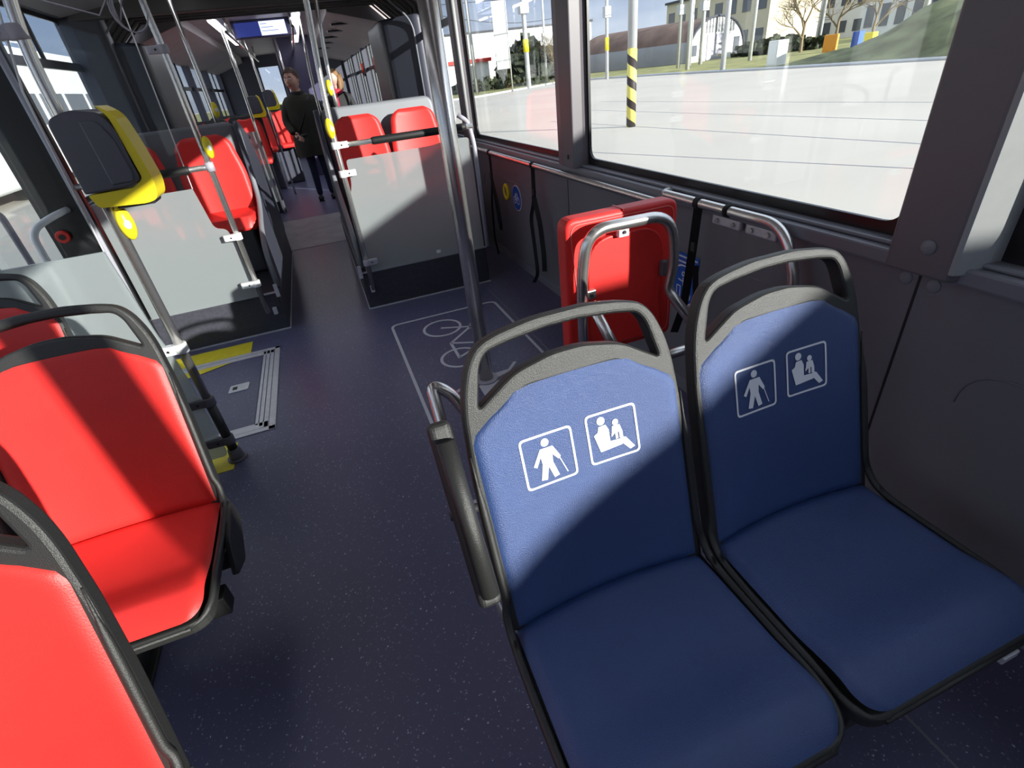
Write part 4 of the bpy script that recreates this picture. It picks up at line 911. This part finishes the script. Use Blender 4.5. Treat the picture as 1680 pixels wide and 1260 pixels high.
def hand(parent, w, d, side, palm_n, m='skin', s=1.0):
    """palm box grown by skin plus five separate fingers; w wrist point, d direction, side thumb side"""
    w = Vector(w); d = Vector(d).normalized(); side = Vector(side).normalized(); pn = Vector(palm_n).normalized(); k = s
    J = [(w, .020*k), (w+d*.03*k, (.022*k, .016*k)), (w+d*.07*k, (.030*k, .013*k))]; B = [(0,1), (1,2)]
    hb = skin_body('hand', m, parent, J, B, 0, 2)
    for i, (o_, ln) in enumerate(((.026,.068), (.009,.076), (-.009,.070), (-.026,.055))):
        b = w+d*.072*k+side*o_*k; p1 = b+d*ln*.42*k+pn*.008*k; p2 = p1+(d*.5+pn*.85).normalized()*ln*.33*k; p3 = p2+(pn*.9-d*.1).normalized()*ln*.25*k
        MB().tube(fillet([b-d*.015*k, p1, p2, p3], .012*k, 4), [.0085*k]*12+[.0065*k]*0 if False else .0080*k, 8).build('finger', m, hb)
    b = w+d*.025*k+side*.022*k; MB().tube(fillet([b, b+(side+d*.6).normalized()*.03*k, b+(side*.4+d).normalized()*.055*k+pn*.01*k], .01*k, 4), .0095*k, 8).build('thumb', m, hb)
def man():
    x, y = .03, 8.0
    t = thing('person', 'man standing in the aisle in a dark olive coat and jeans, looking down', 'person', (x, y, 0))
    # legs and shoes: facing the camera, slight turn to the left
    J = [((x,y,.80), (.115,.085)), ((x-.075,y,.76), .082), ((x-.075,y-.005,.42), .054), ((x-.085,y,.055), .042), ((x+.075,y+.01,.76), .082), ((x+.08,y+.0,.42), .054), ((x+.085,y+.02,.055), .042)]
    skin_body('trousers', 'jeans', t, J, [(0,1), (1,2), (2,3), (0,4), (4,5), (5,6)])
    for sx_, yy in ((-.088,0), (.088,.02)):
        MB().ball((x+sx_, y+yy-.045, .036), (.040,.105,.036), 16, 10).build('shoe', 'blackcoat', t); MB().box(x+sx_-.036, x+sx_+.036, y+yy-.135, y+yy+.05, 0, .014).build('sole', 'frit', t, .006)
    # coat body down to mid thigh
    def coat(a, b):
        th = 2*math.pi*a; z = 1.32-b*.74
        prof = [(0,.080,.070), (.05,.18,.095), (.12,.225,.115), (.35,.215,.135), (.6,.205,.130), (.8,.225,.145), (1,.240,.155)]
        for i in range(len(prof)-1):
            if prof[i][0] <= b <= prof[i+1][0]:
                q = (b-prof[i][0])/(prof[i+1][0]-prof[i][0]); rx = prof[i][1]*(1-q)+prof[i+1][1]*q; ry = prof[i][2]*(1-q)+prof[i+1][2]*q; break
        w_ = 1+.025*math.sin(th*5+b*6)*b
        return Vector((x+rx*math.cos(th)*w_, y+.01+ry*math.sin(th)*w_, z))
    MB().grid(coat, 40, 40).build('coat', 'coat', t)
    MB().tube([(x-.005, y-.125, .62), (x-.005, y-.118, .95), (x-.01, y-.085, 1.24)], .005, 8).build('coat_opening', 'frit', t)
    MB().tube([(x+.115, y-.075, 1.27), (x-.01, y-.125, 1.05), (x-.15, y-.09, .82)], .010, 8).build('bag_strap', 'frit', t)
    J = [((x-.185,y+.01,1.23), .062), ((x-.245,y-.0,1.02), .056), ((x-.19,y-.12,.865), .045)]
    skin_body('sleeve', 'coat', t, J, [(0,1), (1,2)])
    J = [((x+.185,y+.01,1.23), .062), ((x+.255,y+.03,1.01), .056), ((x+.245,y-.03,.80), .046)]
    skin_body('sleeve', 'coat', t, J, [(0,1), (1,2)])
    hand(t, (x-.180,y-.15,.850), (.35,-.6,-.25), (0,0,1), (.8,.3,-.4)); hand(t, (x+.245,y-.04,.770), (0,-.1,-1), (-1,0,0), (-.2,.6,0))
    MB().tube([(x-.16,y-.20,.83), (x-.03,y-.20,.85)], .018, 10).build('held_camera', 'frit', t)
    MB().tube([(x,y+.01,1.28), (x-.012,y-.01,1.37)], [.058,.050], 16).build('neck', 'skin', t)
    MB().tube([(x+.06*math.cos(a), y+.005+.06*math.sin(a), 1.325+.012*math.sin(a)) for a in [k*math.pi/10 for k in range(21)]], .026, 10, caps=False).build('collar', 'blackcoat', t)
    head(t, (x-.030, y-.035, 1.462), math.radians(-30), 1.10, 'hairbrown')
man()
def woman():
    x, y = .62, 9.3
    t = thing('person', 'woman with light brown hair, black coat and red scarf behind the poles', 'person', (x, y, 0))
    skin_body('trousers', 'jeans', t, [((x,y,.80), .10), ((x-.07,y,.74), .075), ((x-.07,y,.42), .05), ((x-.075,y,.06), .04), ((x+.07,y,.74), .075), ((x+.07,y,.42), .05), ((x+.075,y,.06), .04)], [(0,1), (1,2), (2,3), (0,4), (4,5), (5,6)])
    for sx_ in (-.075, .075): MB().ball((x+sx_, y-.04, .03), (.036,.10,.03), 14, 8).build('shoe', 'blackcoat', t)
    J = [((x,y,.82), (.13,.10)), ((x,y,1.0), (.125,.09)), ((x,y,1.2), (.15,.09)), ((x,y,1.30), (.06,.05)), ((x-.15,y,1.20), .05), ((x-.20,y-.02,1.0), .045), ((x-.15,y-.12,.86), .038), ((x+.15,y,1.20), .05), ((x+.20,y-.02,1.0), .045), ((x+.16,y-.10,.84), .038)]
    skin_body('coat', 'blackcoat', t, J, [(0,1), (1,2), (2,3), (2,4), (4,5), (5,6), (2,7), (7,8), (8,9)])
    MB().tube([(x+.065*math.cos(a)-.02, y-.02+.065*math.sin(a), 1.30+.02*math.sin(a)) for a in [k*math.pi/10 for k in range(21)]], .034, 10, caps=False).build('scarf', 'redscarf', t)
    MB().tube([(x-.05,y-.09,1.29), (x-.07,y-.13,1.18), (x-.06,y-.13,1.02)], [.035,.04,.03], 10).build('scarf_end', 'redscarf', t)
    hand(t, (x-.145,y-.145,.85), (.4,-.6,-.2), (0,0,1), (.8,.3,-.4)); hand(t, (x+.155,y-.12,.83), (-.2,-.5,-.6), (-1,0,0), (-.3,.6,0))
    MB().tube([(x,y,1.28), (x-.01,y-.01,1.38)], .045, 14).build('neck', 'skin', t)
    head(t, (x-.015, y-.02, 1.455), math.radians(-50), .95, 'hairblond', True)
woman()

# ------------------------------------------------------------------ outside
GZ = -.32
mb = MB(); mb.add([(-160,-120,GZ), (160,-120,GZ), (160,220,GZ), (-160,220,GZ)], [(0,1,2,3)]); y_ = mb.build('ground', 'concrete'); y_['kind'] = 'structure'
edge = [(-60,60), (0,46), (12.9,42.1), (19,46.5), (22.8,49.6), (25.0,45.5), (26.0,36.6), (25.6,27), (25.8,16.1), (26.5,0), (27,-40)]
mb = MB(); n_ = len(edge); vs = [(a, b, GZ+.02) for a, b in edge]+[(-60,180,GZ+.02), (0,180,GZ+.02), (15,180,GZ+.02), (30,180,GZ+.02), (60,170,GZ+.02), (90,120,GZ+.02), (120,60,GZ+.02), (120,30,GZ+.02), (120,20,GZ+.02), (120,0,GZ+.02), (120,-40,GZ+.02)]
mb.add(vs, [(i, i+1, i+1+n_, i+n_) for i in range(n_-1)]); tag(mb.build('grass_verge', 'grass'), 'grass verge along the far edge of the concrete yard', 'grass', kind='stuff')
mb = MB().tube([(a-.05, b-.05, GZ+.05) for a, b in edge], .09, 6); tag(mb.build('kerb', 'polewhite'), 'pale kerb between the concrete yard and the grass', 'kerb')
for k, (a, b) in enumerate((((8.15,11.1), (8.7,5.0)), ((10.3,14.3), (10.9,4.0)), ((5.5,9.4), (7.6,3.2)), ((12.6,16), (13.3,6)), ((4.2,12.6), (9,12.2)))):
    a = Vector((*a, 0)); b = Vector((*b, 0)); c_ = 1.25; d_ = (b-a).normalized()*6; mb = MB()
    mb.box(0,0,0,0,0,0) if False else mb.add([((a-d_*(k < 4)).x-.02, (a-d_*(k < 4)).y, GZ+.003), ((a-d_*(k < 4)).x+.02, (a-d_*(k < 4)).y, GZ+.003), ((b+d_).x+.02, (b+d_).y, GZ+.003), ((b+d_).x-.02, (b+d_).y, GZ+.003)], [(0,1,2,3)])
    o = mb.build('ground_joint', 'plate'); o['kind'] = 'structure'
# embankment at the right
def bank(a, b):
    y = 28-38*a; h = .2+2.7*ss((29.5-y)/12)+.25*math.sin(y*.9)+.12*math.sin(y*2.3); x0 = 26.1
    xx = x0+.4+b*14
    return Vector((xx, y, GZ+h*ss(b*2.2)*(1+.06*math.sin(xx*1.3+y))))
mb = MB().grid(bank, 60, 16); tag(mb.build('embankment', 'bank'), 'green and brown scrubby embankment beyond the yard at the right', 'embankment', kind='stuff')
# striped pole and the thin poles
t = thing('striped_pole', 'thick pale pole with black and yellow spiral stripes at its foot', 'pole', (7.942, 12.689, GZ))
MB().cyl((7.942,12.689,GZ), (7.942,12.689,GZ+1.72), .118, 24).build('striped_foot', 'stripes', t)
o = COL.objects[-1]
MB().cyl((7.942,12.689,GZ+1.72), (7.942,12.689,9.5), .112, 24).build('shaft', 'polewhite', t)
def far_pole(x, y, r, h, label, band=None, collar=None):
    t = thing('lamp_post', label, 'pole', (x, y, GZ), 'thin pale posts beyond the yard')
    MB().tube([(x,y,GZ), (x,y,GZ+h)], [r, r*.75], 10).build('shaft', 'polewhite', t)
    if band: MB().cyl((x,y,GZ+band), (x,y,GZ+band+.9), r*1.15, 10).build('yellow_band', 'yellow', t)
    if collar: MB().box(x-r*1.8, x+r*1.8, y-r*1.5, y+r*1.5, GZ+collar, GZ+collar+.7).build('box', 'polewhite', t)
for a in ((18.8,46.2,.20,13,'post with a yellow band seen through the middle window', 2.6, 5.2), (20.7,57,.16,13,'slim post at the left part of the middle window', None, None), (15.6,51,.16,12,'slim post nearest the left edge of the middle window', None, None),
          (24.6,43.1,.14,12,'slim post with yellow band left of the striped pole', 2.0, 4.2), (33.4,45.6,.17,14,'first of the slim posts in front of the hangar', None, 4.0), (29.9,39.6,.17,14,'second of the slim posts in front of the hangar', None, None),
          (37,47.1,.19,14,'third slim post in front of the hangar doors', None, 4.2), (36.2,47.6,.12,14,'thin twin post beside the third hangar post', None, None), (25.8,30.6,.165,14,'thick pale post right of the hangar gate', None, None),
          (36.8,40.4,.16,13,'slim post beside the bare tree', None, None), (51,46.7,.20,14,'slim post in front of the white offices', None, None), (44,31.5,.20,12,'slim post standing on top of the embankment', None, None), (39,23.3,.17,10,'post at the far right on the embankment', None, None),
          (23.5,53,.12,8,'short slim post with a white box right of the middle pillar', None, 3.4)):
    far_pole(*a)
t = thing('banner', 'tall pale banner on a post beyond the middle window', 'banner', (18, 48, GZ))
MB().cyl((18.6,49.7,GZ), (18.6,49.7,7), .06, 8).build('mast', 'polewhite', t); MB().box(17.3,18.5,49.6,49.66, 1.3, 6.2).build('cloth', 'pillarlight', t)
# arched hangar: barrel roof running away to the left, white gable with grey gate
t = thing('hangar', 'arched hangar with rusty roof, white gable and grey roller gate', 'building', (46, 62, GZ))
A = Vector((40.8,52.2,GZ)); B = Vector((50.0,55.0,GZ)); gx = (B-A).normalized(); back = Vector((-gx.y, gx.x, 0)); W = (B-A).length; H_ = 6.2; LN = 42
A = Vector((40.6,54,GZ)); B = Vector((51.0,57.3,GZ)); gx = (B-A).normalized(); back = Vector((-.30,.95,0)); W = (B-A).length; H_ = 4.1; LN = 17
def arc(s_): a_ = math.pi*(1-s_); return A+gx*(W/2+W/2*math.cos(a_)), H_*math.sin(a_)**.8
def vault(a, b): p_, h_ = arc(b); return p_+back*(a*LN)+Vector((0,0,h_))
MB().grid(lambda a, b: vault(a, b), 12, 24).build('roof', 'roofrust', t)
MB().grid(lambda a, b: vault(a, .001+b*.13)-gx*.06, 12, 4).build('side_wall', 'hangarwall', t)
gp = [arc(k/24) for k in range(25)]; mb = MB(); mb.add([p_+Vector((0,0,h_)) for p_, h_ in gp], [tuple(range(25))]); mb.build('gable', 'bldwhite', t)
MB().tube([p_+Vector((0,0,h_))-back*.1 for p_, h_ in gp], .13, 6).build('gable_edge', 'slate', t)
def on_gable(name, u0, u1, z0, z1, m): 
    p_ = A+gx*u0-back*.08; q = A+gx*u1-back*.08; MB().add([p_+Vector((0,0,z0)), q+Vector((0,0,z0)), q+Vector((0,0,z1)), p_+Vector((0,0,z1)), p_+back*.07+Vector((0,0,z0)), q+back*.07+Vector((0,0,z0)), q+back*.07+Vector((0,0,z1)), p_+back*.07+Vector((0,0,z1))], [(0,1,2,3), (7,6,5,4), (0,1,5,4), (3,2,6,7), (0,3,7,4), (1,2,6,5)]).build(name, m, t)
on_gable('roller_gate', W*.32, W*.62, 0, 2.45, 'clampgrey'); on_gable('window', W*.06, W*.15, .6, 1.6, 'bldwin'); on_gable('door', W*.80, W*.90, 0.1, 2.0, 'bldwin')
for k in range(11): on_gable('gable_slat', W*.24+k*W*.052, W*.265+k*W*.052, 2.6, 4.1*(2*math.sqrt((.24+k*.052)*(.76-k*.052)))**.8-.12, 'hangarwall')
for k in range(3): on_gable('gate_chevron', W*.52, W*.58, .3+k*.55, .48+k*.55, 'yellow' if k == 0 else 'frit')
# neighbouring low buildings
def building(name, label, x0, x1, y0, y1, h, m, rows=2, cols=8, roof=None, dz=0):
    t = thing(name, label, 'building', ((x0+x1)/2, (y0+y1)/2, GZ))
    MB().box(x0, x1, y0, y1, GZ, GZ+h).build('walls', m, t)
    MB().box(x0-.3, x1+.3, y0-.3, y1+.3, GZ+h, GZ+h+.35).build('roof', roof or 'slate', t)
    for r_ in range(rows):
        for c_ in range(cols):
            zz = GZ+h*(r_+.45)/rows; yy = y0+(y1-y0)*(c_+.5)/cols; wd = (y1-y0)/cols*.28; hh = h/rows*.22
            MB().box(x0-.06, x0+.02, yy-wd, yy+wd, zz-hh, zz+hh).build('window', 'bldwin', t)
building('office_building', 'large white office block with rows of windows', 88, 100, 66, 108, 11, 'bldwhite', 3, 14)
building('office_building', 'cream block behind the bare trees', 70, 80, 74, 100, 8.5, 'bldcream', 2, 8)
building('shed', 'dark roofed low shed right of the white offices', 70, 80, 46, 58, 5.2, 'bldwhite', 1, 6)
building('grey_warehouse', 'pale grey warehouse at the top right of the big window', 75, 90, 26, 44, 7.5, 'pillarlight', 1, 3)
building('kiosk', 'small low building with red roof at the left of the middle window', 15, 22, 66, 74, 2.6, 'bldwhite', 1, 4, 'redbtn')
building('apartment_block', 'long pale block on the skyline beyond the yard', 30, 70, 130, 160, 9, 'polewhite', 2, 6)
t = thing('utility_cabinet', 'small white cabinet standing on the grass verge', 'cabinet', (28.4, 28.9, GZ)); MB().box(28.0, 28.8, 28.5, 29.3, GZ, GZ+1.35).build('body', 'bldwhite', t, .05); MB().box(27.99, 28.0, 28.6, 29.2, GZ+.1, GZ+1.2).build('door_panel', 'clamp', t)
for (x, y, w_, h_, m, lb, nm) in ((41, 36.5, .45, .9, 'orange', 'orange panel standing in for a reflection in the window glass', 'sign_panel'), (43, 35.8, .3, .9, 'signblue', 'blue sign on the embankment crest', 'sign_panel'), (47, 38, .5, .5, 'yellow', 'yellow container on the embankment crest', 'container')):
    o = MB().box(x-.1, x+.5, y-w_, y+w_, GZ, GZ+.7+h_*.55).build(nm, m, None, .04); tag(o, lb, 'sign' if 'sign' in nm else 'container')  # the orange one is a window reflection modelled as a solid panel
def clump(label, name, c_, r_, n_, m, cat):
    mb = MB(); rnd = random.Random(hash(label) % 1000 if False else len(label))
    for k in range(n_):
        a = rnd.random()*6.28; q = rnd.random()**.5; px = c_[0]+math.cos(a)*r_[0]*q; py = c_[1]+math.sin(a)*r_[1]*q; pz = c_[2]+rnd.random()*r_[2]*(1-q*.5)
        s_ = (.35+.5*rnd.random())*min(r_)*.38; u = Vector((rnd.gauss(0,1), rnd.gauss(0,1), rnd.gauss(0,1))).normalized(); w_ = u.orthogonal().normalized()
        p_ = Vector((px,py,pz)); x_ = u.cross(w_); mb.add([p_+w_*s_, p_+x_*s_, p_-w_*s_, p_-x_*s_+u*s_*.4], [(0,1,2,3)])
    return tag(mb.build(name, m), label, cat)
clump('dark green tree at the left of the middle window', 'tree', (25,62,GZ+.2), (3.2,3.2,4.2), 700, 'bush', 'tree')
clump('dark hedge right of the hangar', 'hedge', (49,50,GZ), (3.5,5.0,1.7), 500, 'bush', 'hedge')
clump('low bushes along the verge beyond the middle window', 'bush', (19,55,GZ), (6,2.5,1.2), 400, 'bush', 'bush')
def bare_tree(label, x, y, h, seed, spread=1.0):
    rnd = random.Random(seed); mb = MB()
    def br(p, d, l, r, dep):
        q = p+d*l; mb.tube([p, (p+q)/2+Vector((rnd.gauss(0,.03), rnd.gauss(0,.03), 0))*l, q], [r, r*.85, r*.65], 5, False)
        if dep:
            for k in range(4 if dep > 2 else 3):
                nd = (d+Vector((rnd.gauss(0,.55), rnd.gauss(0,.55), rnd.gauss(.12,.3)))*spread).normalized(); br(q if k < 2 else p+(q-p)*rnd.uniform(.4,.9), nd, l*rnd.uniform(.6,.85), r*.55, dep-1)
    br(Vector((x,y,GZ)), Vector((0,0,1)), h*.3, h*.022, 5); tag(mb.build('bare_tree', 'twig'), label, 'tree', 'leafless trees beyond the yard')
bare_tree('leafless tree right of the hangar', 45.5, 43.5, 7.5, 3, 1.1); bare_tree('leafless tree in front of the cream block', 53, 46.5, 8, 5, 1.1); bare_tree('leafless tree left of the striped pole', 27, 55, 6, 9, 1.1); bare_tree('leafless tree nearest the white offices', 60, 48, 8, 12, 1.1); bare_tree('leafless shrub tree beside the middle pillar', 24, 52, 5, 21, 1.1)
# overhead wires of the depot
for k, (a, b) in enumerate((((-10,30,6.5), (60,44,6.9)), ((-10,33,7.4), (60,50,7.6)), ((0,60,7.5), (70,40,8.0)), ((5,40,6.0), (40,80,7.0)))):
    a = Vector(a); b = Vector(b); pts = [a+(b-a)*q/20+Vector((0,0,-1.2*math.sin(math.pi*q/20))) for q in range(21)]
    tag(MB().tube(pts, .03, 5).build('overhead_wire', 'slate'), 'overhead trolley wire strung between the yard posts', 'wire', 'overhead wires of the yard')
# bus and van shapes added out of view; their roof lines cut the low sun
t = thing('parked_bus', 'low white bus shape added unseen behind the camera to block the sun', 'bus', (5.1, -8, GZ))
MB().box(4.0, 6.2, -17, -4.05, GZ+.25, 2.26).build('body', 'bldwhite', t, .04, 3)
for k in range(5): MB().box(3.97, 4.02, -16.6+k*2.3, -14.6+k*2.3, .75, 1.75).build('window', 'bldwin', t)
for y in (-14, -6): MB().cyl((3.98,y,GZ+.42), (4.3,y,GZ+.42), .42, 24).build('wheel', 'frit', t)
t = thing('sun_block_van', 'white van shape added out of view as a second sun blocker', 'van', (5.0, -1.8, GZ))  # unseen van body, added to shade the right glass screen
MB().box(4.0, 5.9, -3.5, -.3, GZ+.25, 2.26).build('body', 'bldwhite', t, .10, 3); MB().box(3.98, 4.02, -2.9, -.7, 1.1, 1.8).build('window', 'bldwin', t)
for y in (-2.7, -.9): MB().cyl((3.98,y,GZ+.34), (4.25,y,GZ+.34), .34, 24).build('wheel', 'frit', t)
t = thing('parked_bus', 'white bus parked ahead on the right, seen through the farthest right window', 'bus', (3.5, 24, GZ))
MB().box(2.4, 4.7, 18, 29, GZ+.28, 2.75).build('body', 'bldwhite', t, .12, 3); MB().box(2.7, 4.4, 17.97, 18.02, 1.0, 2.1).build('windscreen', 'bldwin', t)
for y in (20.5, 26.5): MB().cyl((4.4,y,GZ+.45), (4.72,y,GZ+.45), .45, 24).build('wheel', 'frit', t)
# white bus parked on the left
t = thing('parked_bus', 'white bus with a dark window band parked beyond the left windows', 'bus', (-8.4, 24, GZ))
MB().box(-9.6, -7.2, 8, 34, GZ+.3, 3.35).build('body', 'bldwhite', t, .12, 3)
for k in range(12): MB().box(-7.22, -7.17, 9+k*2.05, 10.7+k*2.05, 1.35, 2.15).build('window', 'bldwin', t)
for y in (11, 18, 31): MB().cyl((-7.6,y,GZ+.5), (-7.15,y,GZ+.5), .5, 24).build('wheel', 'frit', t)
